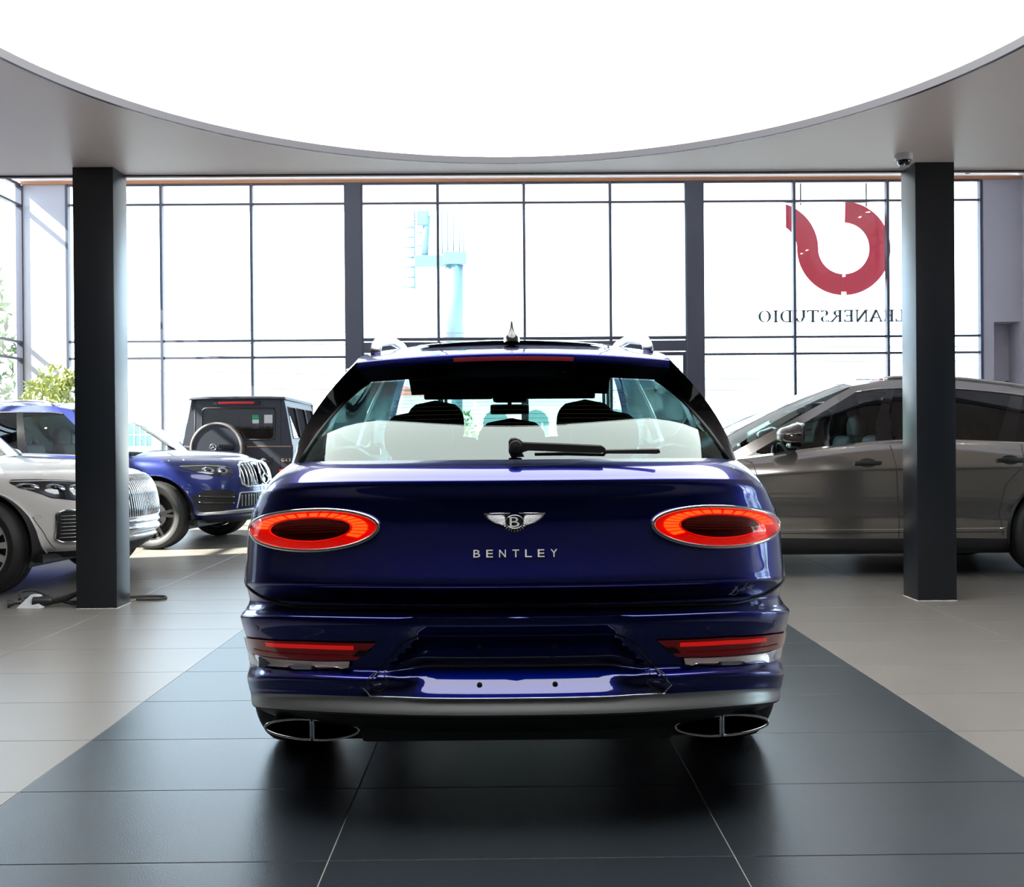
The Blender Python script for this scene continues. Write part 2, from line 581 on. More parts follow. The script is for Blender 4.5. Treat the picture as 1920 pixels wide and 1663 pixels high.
# downlights of the tall hall: they sparkle in the cars' paint
k = 0
for x in np.linspace(-8.5, 9.5, 8):
    for y in (8.9, 10.9, 13.0, 15.5, 18.2):
        d = empty('downlight', (x, y, HA))
        tag(d, 'small round recessed downlight in the white hall ceiling', 'downlight', 'hall ceiling downlights')
        if k == 0:
            ring = MB().lathe([(.045, -.002), (.06, -.008), (.075, -.006), (.078, 0)], seg=20)
            lamp = MB().add([(0, 0, -.004)] + [(.045 * math.cos(2 * math.pi * q / 16), .045 * math.sin(2 * math.pi * q / 16), -.004) for q in range(16)], [(0, 1 + (q + 1) % 16, 1 + q) for q in range(16)])
            r0, l0 = ring.build('ring', 'white', d, True), lamp.build('lamp', 'spot', d)
        else:
            for q in (r0, l0):
                c = q.copy()
                COL.objects.link(c)
                c.parent = d
        k += 1


# ================================================================== CARS: shared machinery
def pchip(xs, ys, x):
    xs, ys, x = np.asarray(xs, float), np.asarray(ys, float), np.asarray(x, float)
    h = np.diff(xs)
    d = np.diff(ys) / h
    m = np.zeros(len(xs))
    for i in range(1, len(xs) - 1):
        if d[i - 1] * d[i] > 0:
            a, b = 2 * h[i] + h[i - 1], h[i] + 2 * h[i - 1]
            m[i] = (a + b) / (a / d[i - 1] + b / d[i])
    m[0], m[-1] = d[0], d[-1]
    k = np.clip(np.searchsorted(xs, x) - 1, 0, len(xs) - 2)
    t = (x - xs[k]) / h[k]
    return (1 + 2 * t) * (1 - t) ** 2 * ys[k] + t * (1 - t) ** 2 * h[k] * m[k] + t * t * (3 - 2 * t) * ys[k + 1] + t * t * (t - 1) * h[k] * m[k + 1]


def smooth(t):
    t = np.clip(t, 0, 1)
    return t * t * (3 - 2 * t)


class Loft:
    """car body below the windows: stacked plan outlines.
    rows, bottom to top: z_rear z_rear_corner z_mid z_front  w_rear w_mid w_front  y_rear y_front"""

    def __init__(s, rows, Dr=.5, Df=.75, n=2.5, nf=2.5, sub=3, flare=.9):
        R = np.array(rows, float)
        k = np.arange(len(R))
        s.kk = np.linspace(0, len(R) - 1, (len(R) - 1) * sub + 1)
        s.R = np.stack([pchip(k, R[:, c], s.kk) for c in range(R.shape[1])], 1)
        s.Dr, s.Df, s.n, s.nf, s.flare = Dr, Df, n, nf, flare

    def path(s, row, nr, ns, nf):
        zr, zc, zm, zf, wr, wm, wf, yr, yf = row
        th = np.linspace(0, math.pi / 2, nr + 1)
        xr = wr * np.sin(th) ** (2 / s.n)
        ya = yr + s.Dr * (1 - np.cos(th) ** (2 / s.n))
        za = zr + (zc - zr) * smooth((ya - yr) / s.Dr * 1.15)
        y0, y1 = yr + s.Dr, yf - s.Df
        t = np.linspace(0, 1, ns + 1)[1:-1]
        yb = y0 + (y1 - y0) * t
        xb = wr + (wm - wr) * smooth((yb - y0) / s.flare) + (wf - wm) * smooth((yb - (y1 - 1.1)) / 1.1)
        zb = zc + (zm - zc) * smooth((yb - y0) / 1.6) + (zf - zm) * smooth((yb - (y1 - 1.9)) / (1.9 + s.Df * .6))
        th = np.linspace(math.pi / 2, 0, nf + 1)
        xf = wf * np.sin(th) ** (2 / s.nf)
        yc = y1 + s.Df * np.cos(th) ** (2 / s.nf)
        zc_ = zm + (zf - zm) * smooth((yc - (y1 - 1.9)) / (1.9 + s.Df * .6))
        return np.stack([np.r_[xr, xb, xf], np.r_[ya, yb, yc], np.r_[za, zb, zc_]], 1)

    def grid(s, nr=14, ns=48, nf=14):
        return np.stack([s.path(r, nr, ns, nf) for r in s.R], 0)


def resample(P, n):
    P = np.asarray(P, float)
    d = np.r_[0, np.cumsum(np.linalg.norm(np.diff(P, axis=0), axis=1))]
    t = np.linspace(0, d[-1], n)
    return np.stack([np.interp(t, d, P[:, c]) for c in range(P.shape[1])], 1)


class Car:
    def __init__(s, name, label, cat='car', group=None):
        s.root = empty(name)
        tag(s.root, label, cat, group)
        s.tris_v, s.tris_f = [], []

    def part(s, mb, name, mat, parent=None, sm=None, label=None):
        return mb.build(name, mat, parent or s.root, sm, label)

    # ---- lower body -------------------------------------------------
    def body(s, G, kk, paint, wheels, RA, groups=None, disp=None):
        """G rows x path x 3 (right half). groups(k, p)-> (name, material) of a face"""
        G = G.copy()
        if disp is not None:
            G = disp(G)
        rows, path = G.shape[:2]
        full = np.concatenate([G[:, ::-1] * np.array([-1, 1, 1]), G[:, 1:]], 1)   # front-left .. rear .. front-right
        full[:, 0, 0] = full[:, -1, 0] = 0
        n = full.shape[1]
        P = full.copy()
        inside = np.zeros(P.shape[:2], bool)
        for (wy, wz) in wheels:
            dy, dz = P[..., 1] - wy, P[..., 2] - wz
            d = np.hypot(dy, dz)
            m = (d < RA) & (np.abs(P[..., 0]) > .62)
            f = np.where(d > 1e-6, RA / np.maximum(d, 1e-6), 1)
            P[..., 1] = np.where(m, wy + dy * f, P[..., 1])
            P[..., 2] = np.where(m, wz + dz * f, P[..., 2])
            inside |= m
        faces = {}
        for i in range(rows - 1):
            for j in range(n - 1):
                q = [(i, j), (i, j + 1), (i + 1, j + 1), (i + 1, j)]
                if all(inside[a] for a in q):
                    continue
                pj = abs(j + .5 - (path - 1))
                key = groups(kk[i] + 1e-6, pj, full[i:i + 2, j:j + 2].reshape(-1, 3).mean(0)) if groups else ('body_shell', paint)
                faces.setdefault(key, []).append([a * n + b for a, b in q])
        flat = P.reshape(-1, 3)
        o = len(s.tris_v)
        s.tris_v += [tuple(p) for p in flat]
        for L in faces.values():
            s.tris_f += [tuple(o + i for i in q) for q in L]
        objs = {}
        for (nm, mat), L in faces.items():
            used = sorted({i for q in L for i in q})
            mp = {u: k for k, u in enumerate(used)}
            mb = MB().add(flat[used], [[mp[i] for i in q] for q in L])
            objs[nm] = s.part(mb, nm, mat, None, 50)
        s.top = full[-1]
        s.topR = G[-1]
        return objs

    def bvh(s):
        s.tree = BVHTree.FromPolygons(s.tris_v, s.tris_f)

    def cast(s, a, b, side):
        """side 'r' rear: (x, z); 'f' front: (x, z); '+'/'-' flank: (y, z)"""
        if side == 'r':
            o, d = Vector((a, -3, b)), Vector((0, 1, 0))
        elif side == 'f':
            o, d = Vector((a, 9, b)), Vector((0, -1, 0))
        elif side == '+':
            o, d = Vector((4, a, b)), Vector((-1, 0, 0))
        else:
            o, d = Vector((-4, a, b)), Vector((1, 0, 0))
        h = s.tree.ray_cast(o, d)
        if h[0] is None:
            h2 = s.tree.find_nearest(o + d * (3 if side in 'rf' else 3.05))
            p, nn = h2[0], h2[1]
        else:
            p, nn = h[0], h[1]
        if nn.dot(d) > 0:
            nn = -nn
        return p, nn

    def on(s, a, b, side, off):
        p, n = s.cast(a, b, side)
        return p + n * off

    def patch(s, poly, side, off, name, mat, parent=None, rings=4, dome=0., sm=True, dense=0, thick=0.):
        """fill of an outline lying on the body"""
        if dense:
            poly = resample(list(poly) + [poly[0]], dense + 1)[:-1]
        poly = np.asarray(poly, float)
        c = poly.mean(0)
        G = []
        if thick:
            G.append([s.on(*q, side, off - thick) for q in poly])
        for k in range(rings, 0, -1):
            r = k / rings
            G.append([s.on(*(c + (q - c) * r), side, off + dome * (1 - r * r)) for q in poly])
        mb = MB().grid([[tuple(p) for p in g] for g in G], cv=True)
        o = len(mb.v)
        n = len(poly)
        mb.v.append(tuple(s.on(*c, side, off + dome)))
        base = (len(G) - 1) * n
        mb.f += [(base + i, base + (i + 1) % n, o) for i in range(n)]
        return s.part(mb, name, mat, parent, sm)

    def line(s, pts, side, r, name, mat, parent=None, off=0., closed=False, dense=0, seg=6, sm=True):
        if dense:
            pts = resample(list(pts) + ([pts[0]] if closed else []), dense + (1 if closed else 0))
            if closed:
                pts = pts[:-1]
        P = [tuple(s.on(*q, side, off)) for q in pts]
        return s.part(MB().tube(P, r, seg, closed), name, mat, parent, sm)

    # ---- windows and roof ---------------------------------------------
    def greenhouse(s, paint, yb, roof, pillars, panes, bulge=.03, vtop=.86, pillar_mat='black', chrome='chrome', roof_crown=.05):
        """yb=(rear, front) y of the belt line; roof: list (y, z, halfwidth); pillars/panes: (a0bottom, a0top, a1bottom, a1top, name, mat)"""
        T = s.topR
        ys = T[:, 1]
        order = np.argsort(ys)
        R = np.array(roof, float)

        def B(a):
            y = yb[0] + (yb[1] - yb[0]) * a
            return np.array([np.interp(y, ys[order], T[order, 0]), y, np.interp(y, ys[order], T[order, 2])])

        def E(a):
            y = R[0, 0] + (R[-1, 0] - R[0, 0]) * a
            return np.array([float(pchip(R[:, 0], R[:, 2], y)), y, float(pchip(R[:, 0], R[:, 1], y))])
        s.B, s.E = B, E

        def S(ab, at, v, sx):
            p = B(ab) * (1 - v) + E(at) * v
            p[0] += bulge * 4 * v * (1 - v)
            # along a slanted pillar the position slides between bottom and top parameter
            p[1] = p[1]
            return p * np.array([sx, 1, 1])

        def Sv(a, v, sx):
            return S(a, a, v, sx)
        s.S = Sv
        for sx in (-1, 1):
            for (a0b, a0t, a1b, a1t, v0, v1, nm, mat) in pillars + panes:
                nv, nu = 8, max(2, int(abs(a1b - a0b) * 28) + 2)
                G = []
                for v in np.linspace(v0, v1, nv):
                    t = (v - v0) / (v1 - v0)
                    l, r_ = a0b + (a0t - a0b) * t, a1b + (a1t - a1b) * t
                    G.append([tuple(Sv(a, v, sx)) for a in np.linspace(l, r_, nu)])
                s.part(MB().grid(G, flip=sx < 0), nm, mat, None, True)
        # chrome surround and roof
        rg = []
        aa = np.linspace(0, 1, 36)
        cc = np.linspace(-1, 1, 17)
        for a in aa:
            e = E(a)
            rg.append([(c * e[0], e[1], e[2] + roof_crown * (1 - c * c) + .0 * c) for c in cc])
        s.roofgrid = np.array(rg)
        s.part(MB().grid(rg), 'roof', paint, None, True)
        return Sv

    def windscreen(s, base_y, bow, mat, name='windscreen', top_bow=.05, n=14, drop=0., bulge=.05):
        b, e = s.B(1.0), s.E(1.0)
        G = []
        for v in np.linspace(0, 1, 10):
            row = []
            for c in np.linspace(-1, 1, 17):
                p0 = np.array([c * b[0], b[1] + bow * (1 - c * c), b[2] - drop + .02 * (1 - c * c)])
                p1 = np.array([c * e[0], e[1] + top_bow * (1 - c * c), e[2] + .045 * (1 - c * c)])
                p = p0 * (1 - v) + p1 * v
                p[1] += bulge * 4 * v * (1 - v) * .6
                p[2] += bulge * 4 * v * (1 - v)
                row.append(tuple(p))
            G.append(row)
        return s.part(MB().grid(G), name, mat, None, True)

    def hood(s, ycowl, crown, paint, rim=.0, nm='hood'):
        T = s.topR
        idx = [i for i in range(len(T)) if T[i, 1] >= ycowl and i > len(T) // 3]
        st = [np.array([np.interp(ycowl, T[:, 1], T[:, 0]), ycowl, np.interp(ycowl, T[:, 1], T[:, 2])])] + [T[i] for i in idx]
        y0, y1 = ycowl, T[-1, 1]
        G = []
        for p in st:
            f = math.sqrt(max(0., 1 - ((p[1] - y0) / (y1 - y0)) ** 3))
            G.append([(c * p[0], p[1] , p[2] + crown * f * (1 - abs(c) ** 2.6)) for c in np.linspace(-1, 1, 21)])
        return s.part(MB().grid(G), nm, paint, None, True)


def wheel(car, c, R, W, rimR, side, nsp, style, mat_rim='rimmetal', name='wheel'):
    """one wheel; side +1 right, -1 left. parts: tyre, rim, spokes, hub"""
    w = empty(name, c)
    w.parent = car.root
    KIDS.setdefault(car.root.name, []).append(w)
    h = W / 2
    tb = R - rimR
    prof = [(rimR, -h * .80), (rimR + tb * .25, -h * .98), (rimR + tb * .6, -h), (R - .022, -h * .88), (R - .005, -h * .72), (R, -h * .5)]
    prof += [(R, -h * .27), (R - .008, -h * .26), (R - .008, -h * .2), (R, -h * .19), (R, h * .19), (R - .008, h * .2), (R - .008, h * .26), (R, h * .27)]
    prof += [(R, h * .5), (R - .005, h * .72), (R - .022, h * .88), (rimR + tb * .6, h), (rimR + tb * .25, h * .98), (rimR, h * .80)]
    MB().lathe(prof, axis='x', seg=56).build('tyre', 'rubber', w, 40)
    f = h * .80 * side
    MB().lathe([(rimR - .012, f * .2), (rimR - .018, f * .9), (rimR - .010, f * 1.0), (rimR + .006, f * 1.02), (rimR + .004, f * .8), (rimR, -f)], axis='x', seg=56).build('rim', mat_rim, w, 40)
    MB().lathe([(0, f * .1), (rimR - .02, f * .1)], axis='x', seg=40).lathe([(rimR - .02, f * .1), (rimR - .014, -f)], axis='x', seg=40).build('barrel', 'satin', w, 40)
    MB().lathe([(0, f * .55), (rimR * .55, f * .55), (rimR * .55, f * .35), (rimR * .2, f * .3)], axis='x', seg=36).build('brake_disc', 'steel', w, 40)
    hub = MB().lathe([(0, f * 1.0), (.030, f * 1.0), (.036, f * .97), (.065, f * .90), (.075, f * .6)], axis='x', seg=28).build('hub', mat_rim, w, 40)
    sp = None
    for k in range(nsp):
        a = 2 * math.pi * k / nsp + .1
        pair = (-1, 1) if style == 'twin' else (0,)
        for t in pair:
            mb = MB()
            d = .13 * t
            w0, w1 = (.020, .016) if style == 'twin' else ((.012, .026) if style == 'blade' else (.022, .016))
            u0, u1 = a + d * .5, a + d
            P = []
            for (rr, uu, ww, xx) in ((.055, u0, w0, .92), (rimR * .55, (u0 + u1) / 2, (w0 + w1) / 2, .90), (rimR - .008, u1, w1, .97)):
                cy, cz = rr * math.cos(uu), rr * math.sin(uu)
                ty, tz = -math.sin(uu), math.cos(uu)
                P.append([(f * xx, cy - ty * ww, cz - tz * ww), (f * xx, cy + ty * ww, cz + tz * ww), (f * xx * .55, cy + ty * ww * .7, cz + tz * ww * .7), (f * xx * .55, cy - ty * ww * .7, cz - tz * ww * .7)])
            mb.grid(P, cv=True)
            mb.build('spoke', mat_rim, w, 30)
    return w


def wheel_copy(car, w0, c, flip=False):
    w = empty('wheel', c, math.pi if flip else 0)
    w.parent = car.root
    KIDS.setdefault(car.root.name, []).append(w)
    for ch in KIDS[w0.name]:
        d = ch.copy()
        COL.objects.link(d)
        d.parent = w
        KIDS.setdefault(w.name, []).append(d)
    return w


def wheel_wells(car, wheels, RA, x0=.45, x1=.90):
    for (wy, wz) in wheels:
        for sx in (-1, 1):
            G = []
            for a in np.linspace(-.35, math.pi + .35, 25):
                G.append([(sx * x, wy + (RA + .006) * math.cos(a), wz + (RA + .006) * math.sin(a)) for x in (x0, x1)])
            mb = MB().grid(G)
            mb.add([(sx * x0, wy, wz)] + [g[0] for g in G], [(0, i + 1, i + 2) for i in range(len(G) - 1)])
            car.part(mb, 'wheel_well', 'satin', None, 40)


def seat(car, x, y, z=.55, hw=.26, top=1.18, headz=1.40, mat='leather', rear=False):
    """seat with back and head restraint, facing +y"""
    MB().bbox(x - hw, x + hw, y - .05, y + .5, z - .14, z, .05, 3).build('seat_cushion', mat, car.root, True)
    b = MB()
    b.bbox(x - hw, x + hw, y - .12, y + .04, z - .05, top, .06, 3, xf=lambda p: (x + (p.x - x) * (1 - .22 * (p.z - z)), p.y - .22 * (p.z - z), p.z))
    b.build('seat_back', mat, car.root, True)
    yh = y - .12 - .22 * (headz - z)
    hb = MB()
    G = []
    hh = .135 if not rear else .12
    for v in np.linspace(-1, 1, 13):
        ring = []
        for t in np.linspace(0, 2 * math.pi, 28, endpoint=False):
            q = (1 - abs(v) ** 2.6) ** (1 / 2.6)
            cx_, sx_ = math.cos(t), math.sin(t)
            ex = .155 * q * (abs(cx_) ** .62) * (1 if cx_ > 0 else -1)
            ey = .055 * q * (abs(sx_) ** .62) * (1 if sx_ > 0 else -1)
            ring.append((x + ex, yh + .06 + ey, headz - hh + hh * v))
        G.append(ring)
    hb.grid(G, cv=True)
    hb.build('head_restraint', mat, car.root, True)
    for d in (-.06, .06):
        MB().tube([(x + d, yh + .07, top - .05), (x + d, yh + .06, headz - hh)], .007).build('restraint_rod', 'steel', car.root, True)


def side_mirror(car, y, z, x, sx, paint, s=1.0):
    """door mirror: shell, glass, foot"""
    m = empty('door_mirror', (sx * x, y, z))
    m.parent = car.root
    KIDS.setdefault(car.root.name, []).append(m)
    G = []
    for u in np.linspace(-1, 1, 13):
        q = (1 - abs(u) ** 2.8) ** (1 / 2.8)
        ring = []
        for t in np.linspace(0, 2 * math.pi, 20, endpoint=False):
            c_, s_ = math.cos(t), math.sin(t)
            c_, s_ = abs(c_) ** .7 * (1 if c_ > 0 else -1), abs(s_) ** .7 * (1 if s_ > 0 else -1)
            ring.append((sx * (.13 + .115 * u) * s, (.02 + .12 * q * (c_ if c_ > 0 else c_ * .35)) * s, (.085 + .068 * q * s_ * (1 - .12 * u) - (.02 if c_ > .3 else 0) * (s_ > 0)) * s))
        G.append(ring)
    MB().grid(G, cv=True).build('shell', paint, m, True)
    g = [[(sx * (.13 + .10 * u) * s, -.012 * s, (.09 + .065 * v * (1 - .12 * u)) * s) for u in np.linspace(-1, 1, 5)] for v in (-1, 0, 1)]
    MB().grid(g).build('mirror_glass', 'chrome', m)
    MB().bbox(min(0, sx * .12 * s), max(0, sx * .12 * s), -.02 * s, .05 * s, -.015 * s, .03 * s, .012, 2).build('foot', 'black', m, 40)
    MB().tube([(sx * .06 * s, .108 * s, .06 * s), (sx * .16 * s, .126 * s, .065 * s), (sx * .235 * s, .07 * s, .07 * s)], .007 * s).build('indicator', 'chrome', m, True)
    return m


def door_handle(car, y, z, side, mat='satin'):
    p, n = car.cast(y, z, side)
    sx = 1 if side == '+' else -1
    MB().bbox(p.x + sx * .012 - .012, p.x + sx * .012 + .018, y - .115, y + .115, z - .016, z + .016, .012, 2).build('door_handle', mat, car.root, 40)
    poly = [(y + .075 * math.cos(t), z + .038 * math.sin(t)) for t in np.linspace(0, 2 * math.pi, 20, endpoint=False)]
    car.patch(poly, side, .002, 'handle_cup', 'satin', rings=2)

# ================================================================== LUXURY SUV (navy in front, bronze at the right)
LUX = [
    (.270, .235, .235, .25, .80, .86, .80, .17, 4.98),
    (.300, .262, .26, .27, .855, .925, .84, .09, 5.02),
    (.352, .300, .31, .33, .893, .952, .87, .016, 5.07),
    (.372, .316, .35, .38, .905, .960, .88, -.008, 5.09),
    (.412, .345, .39, .43, .914, .965, .89, .012, 5.10),
    (.432, .365, 0.420, .48, .920, 0.966, .895, .012, 5.11),
    (.470, .405, 0.470, .52, .923, 0.974, .90, .000, 5.11),
    (.500, .435, 0.520, .56, .923, 0.978, .90, .034, 5.11),
    (.530, .465, 0.560, .60, .922, 0.974, .905, .030, 5.11),
    (.600, .540, 0.620, .65, .930, 0.968, .91, .012, 5.10),
    (.640, .585, 0.660, .68, .938, 0.966, .91, -.002, 5.10),
    (.663, .610, 0.690, .70, .944, 0.966, .91, .002, 5.10),
    (.672, .622, 0.700, .71, .944, 0.966, .91, .075, 5.10),
    (.690, .645, 0.720, .72, .938, 0.967, .91, .098, 5.10),
    (.725, .685, 0.750, .74, .934, 0.968, .91, .062, 5.09),
    (.758, .722, 0.780, .76, .931, 0.970, .91, .022, 5.09),
    (.775, .742, 0.800, .77, .931, 0.971, .91, .026, 5.09),
    (.820, .788, 0.840, .79, .933, 0.974, .91, .046, 5.08),
    (.890, .862, 0.880, .82, .935, 0.978, .905, .073, 5.07),
    (.965, .938, 0.930, .85, .927, 0.982, .90, .092, 5.06),
    (1.02, .985, 0.980, .88, .910, .970, .89, .090, 5.05),
    (1.062, 1.020, 1.040, .905, .888, .945, .88, .078, 5.03),
    (1.074, 1.036, 1.085, .92, .876, .920, .87, .080, 5.02),
    (1.084, 1.052, 1.120, .935, .868, .895, .86, .092, 4.99),
    (1.114, 1.084, 1.148, .95, .848, .872, .84, .140, 4.94),
    (1.137, 1.120, 1.165, .965, .815, .850, .80, .215, 4.86),
]
LW = [(1.07, .39), (4.05, .39)]


def plate_recess(G):
    G = G.copy()
    x, z = G[..., 0], G[..., 2]
    lx, lz = .459 - .30, .45 - .60
    ln = math.hypot(lx, lz)
    d3 = -((x - .30) * (-lz) + (z - .60) * lx) / ln
    m = (G[..., 1] < .3)
    deep = smooth((.37 - x) / .10)
    bow = .5 * (1 - (1 - np.clip(x / .925, 0, .999) ** 2.5) ** .4)
    goal = bow + np.interp(z, [.418, .432, .50, .52, .56, .60, .64, .663], [.006, .017, .086, .092, .074, .046, .012, .010])
    shal = np.interp(z, [.418, .45, .58, .60], [.0, .020, .020, .006])
    edge = np.clip(d3 / .03, 0, 1)
    out = (G[..., 1] + shal * smooth(edge)) * (1 - deep) + goal * deep
    G[..., 1] = np.where(m & (z > .414) & (z < .663), out, G[..., 1])
    for row in G:                     # one vertex of every row sits exactly on the slanted bay edge
        zc = row[:40, 2].mean()
        if .424 < zc < .60:
            xl = min(.452, .297 + (.60 - zc) * 1.06)
            j = int(np.argmin(np.abs(row[:60, 0] - xl)))
            q = [np.interp(xl, row[:60, 0], row[:60, c_]) for c_ in range(3)]
            row[j] = q
    return G


def lux_suv(name, label, paint, rear=True, rim='rimmetal', group=None, glass_side='sideglass', up=0.):
    c = Car(name, label, 'car', group)
    L = Loft(LUX, sub=6 if rear else 3)
    G = L.grid(64 if rear else 16, 60, 14)

    def groups(k, pj, ctr):
        if k < 2.99:
            return ('diffuser', M['satin']) if ctr[1] < .62 else ('rocker', M['satin'])
        if ctr[1] < .60:
            if k < 4.2:
                return ('bumper_trim', M['greytrim'])
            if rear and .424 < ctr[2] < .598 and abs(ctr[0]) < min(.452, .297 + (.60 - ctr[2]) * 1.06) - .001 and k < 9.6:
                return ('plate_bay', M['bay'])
            if k < 12.6:
                return ('rear_bumper', paint)
            return ('tailgate', paint)
        return ('body_shell', paint)
    c.body(G, L.kk, paint, LW, .445, groups, plate_recess if rear else None)
    c.bvh()
    roof = [(.52, 1.480, .552), (.66, 1.503, .568), (1.0, 1.548 + up * .6, .585), (1.5, 1.602 + up, .60), (2.0, 1.645 + up, .61), (2.3, 1.645 + up, .605), (2.68, 1.595 + up, .58)]
    A = .93
    pil = [(0, 0, .10, .12, 0, 1, 'd_pillar', paint), (.12, .12, A, A, .87, 1, 'roof_side', paint), (A, A, 1, 1, 0, 1, 'a_pillar', paint),
           (.555, .78, .60, .81, 0, .87, 'b_pillar', M['black']), (.255, .30, .30, .345, 0.03, .87, 'c_pillar', M['black']),
           (.10, .10, A, A, 0, .03, 'belt_strip', M['chrome'])]
    pan = [(.10, .12, .255, .30, .03, .87, 'quarter_window', M['darkglass']), (.30, .345, .555, .78, .03, .87, 'side_window', M['darkglass']),
           (.60, .81, A, A, .03, .87, 'side_window', M[glass_side])]
    c.greenhouse(paint, (.54, 3.95), roof, pil, pan, bulge=.035, roof_crown=.017)
    # crown grows towards the middle of the roof
    ro = [o for o in KIDS[c.root.name] if o.name.startswith('roof') and not o.name.startswith('roof_side')][0]
    for v in ro.data.vertices:
        e = c.E((v.co.y - .52) / 2.16)
        q = v.co.x / max(e[0], 1e-6)
        v.co.z = e[2] + (.017 + .028 * smooth((v.co.y - .52) / 1.5)) * (1 - q * q)
        v.co.y -= .145 * (1 - q * q) * (1 - smooth((v.co.y - .52) / .6))
    c.windscreen(3.95, .16, M['windscreen'], top_bow=.04)
    c.hood(3.93, .075, paint)
    # chrome line over the side windows, roof rails, sunroof
    for sx in (-1, 1):
        P = [tuple(c.S(a, .87, sx) + np.array([sx * .003, 0, .002])) for a in np.linspace(.10, A, 30)]
        c.part(MB().tube(P, .007, 6), 'window_trim', 'chrome', None, True)
        P = []
        for y, dz in ((.92, -.004), (.97, .022), (1.06, .036), (1.3, .036), (1.7, .036), (2.2, .034), (2.34, .02), (2.40, -.004)):
            e = c.E((y - .52) / 2.16)
            P.append((sx * (e[0] - .045), y, e[2] + .012 + (dz if rear else dz * .25)))
        c.part(MB().tube(resample(P, 40), .021, 10), 'roof_rail', 'steel', None, True)
    G2 = []
    for y in np.linspace(1.25, 2.45, 14):
        e = c.E((y - .52) / 2.16)
        G2.append([(q * .43, y, e[2] + .045 * (1 - (q * .43 / e[0]) ** 2) + .004) for q in np.linspace(-1, 1, 9)])
    c.part(MB().grid(G2), 'sunroof', 'black', None, True)
    G2 = []
    for y in np.linspace(.66, 2.66, 12):
        e = c.E((y - .52) / 2.16)
        G2.append([(q * (e[0] - .01), y, e[2] - .055 + .03 * (1 - q * q)) for q in np.linspace(-1, 1, 9)])
    e = c.E(1.0)
    G2.append([(q * (e[0] - .01), 2.80, e[2] - .13 + .01 * (1 - q * q)) for q in np.linspace(-1, 1, 9)])
    c.part(MB().grid(G2, flip=True), 'headliner', 'liner', None, True)
    for sx in (-1, 1):
        c.part(MB().bbox(sx * .30 - .20, sx * .30 + .20, 2.80, 2.86, 1.44, 1.49, .012, 2), 'sun_visor', 'liner', None, 40)
    c.part(MB().bbox(-.10, .10, 2.72, 2.90, 1.42, 1.52, .025, 2), 'mirror_console', 'liner', None, 40)
    c.part(MB().bbox(-.115, .115, 2.88, 2.91, 1.352, 1.412, .02, 3), 'interior_mirror', 'leather', None, 40)
    c.part(MB().tube([(0, 2.885, 1.39), (0, 2.87, 1.46)], .012), 'mirror_stalk', 'liner', None, True)
    # cabin
    c.part(MB().box(-.84, .84, .62, 4.5, .26, .32), 'cabin_floor', 'satin')
    c.part(MB().bbox(-.66, .66, .62, 1.40, .93, .96, .01, 1), 'load_cover', 'satin', None, 40)
    c.part(MB().bbox(-.80, .80, 3.40, 3.92, .62, 1.06, .08, 3), 'dashboard', 'leather', None, 40)
    for x in (-.40, .40):
        seat(c, x, 2.55, .62, .27, 1.22, 1.415)
    for x in (-.42, 0, .42):
        seat(c, x, 1.72, .60, .22, 1.10, 1.30 if x == 0 else 1.335, rear=True)
    sw = [(-.40 + .18 * math.cos(t), 3.22 + .06 * math.sin(t), .98 + .17 * math.sin(t)) for t in np.linspace(0, 2 * math.pi, 30, endpoint=False)]
    c.part(MB().tube(sw, .014, 8, closed=True).tube([(-.56, 3.22, .98), (-.24, 3.22, .98)], .02, 8).tube([(-.40, 3.22, .98), (-.40, 3.40, .93)], .03, 8), 'steering_wheel', 'leather', None, True)
    # wheels
    wheel_wells(c, LW, .445)
    w0 = wheel(c, (.845, LW[0][0], LW[0][1]), .392, .285, .275, 1, 10, 'twin', rim)
    wheel_copy(c, w0, (.845, LW[1][0], LW[1][1]))
    for w in LW:
        wheel_copy(c, w0, (-.845, w[0], w[1]), True)
    # arch lips, door seams, handles, mirrors, lower chrome lines
    for side, sx in (('+', 1), ('-', -1)):
        for (wy, wz) in LW:
            P = []
            for a in np.linspace(-.28, math.pi + .28, 30):
                p = c.on(wy + .452 * math.cos(a), wz + .452 * math.sin(a), side, .004)
                P.append(tuple(p))
            c.part(MB().tube(P, .010, 6), 'arch_lip', 'satin', None, True)
        for q in ([(2.48, 1.13), (2.46, .9), (2.44, .6), (2.44, .36)], [(3.72, 1.12), (3.66, 1.02), (3.60, .8), (3.56, .55), (3.52, .36)], [(1.35, 1.13), (1.40, .95), (1.54, .80), (1.60, .55), (1.56, .36)]):
            c.line(q, side, .0035, 'door_seam', 'satin', dense=24)
        c.line([(1.55, .43), (2.5, .425), (3.55, .43)], side, .006, 'sill_moulding', 'chrome', dense=30)
        door_handle(c, 2.70, .985, side)
        door_handle(c, 1.50, 1.0, side)
        side_mirror(c, 3.28, 1.13, c.B(.80)[0] - .03, sx, M['mirrorshell'] if not rear else paint, 1.25)
        c.line([(1.55, .40), (3.5, .40)], side, .004, 'sill_groove', 'satin', dense=20)
        c.patch([(4.55 + .10 * math.cos(t), .80 + .10 * math.sin(t)) for t in np.linspace(0, 2 * math.pi, 20, endpoint=False)], side, .004, 'headlamp', 'lampsilver', rings=3, dome=.012)
        c.patch([(3.75, .985), (3.98, .985), (3.95, .965), (3.75, .965)], side, .003, 'fender_vent', 'satin', rings=2, dense=20)
    c.patch([(-.42, .82), (.42, .82), (.46, .60), (.38, .42), (-.38, .42), (-.46, .60)], 'f', .006, 'front_grille', 'satin', rings=4, dense=40)
    c.line([(-.42, .82), (.42, .82), (.46, .60), (.38, .42), (-.38, .42), (-.46, .60)], 'f', .010, 'grille_frame', 'chrome', closed=True, dense=48, off=.006)
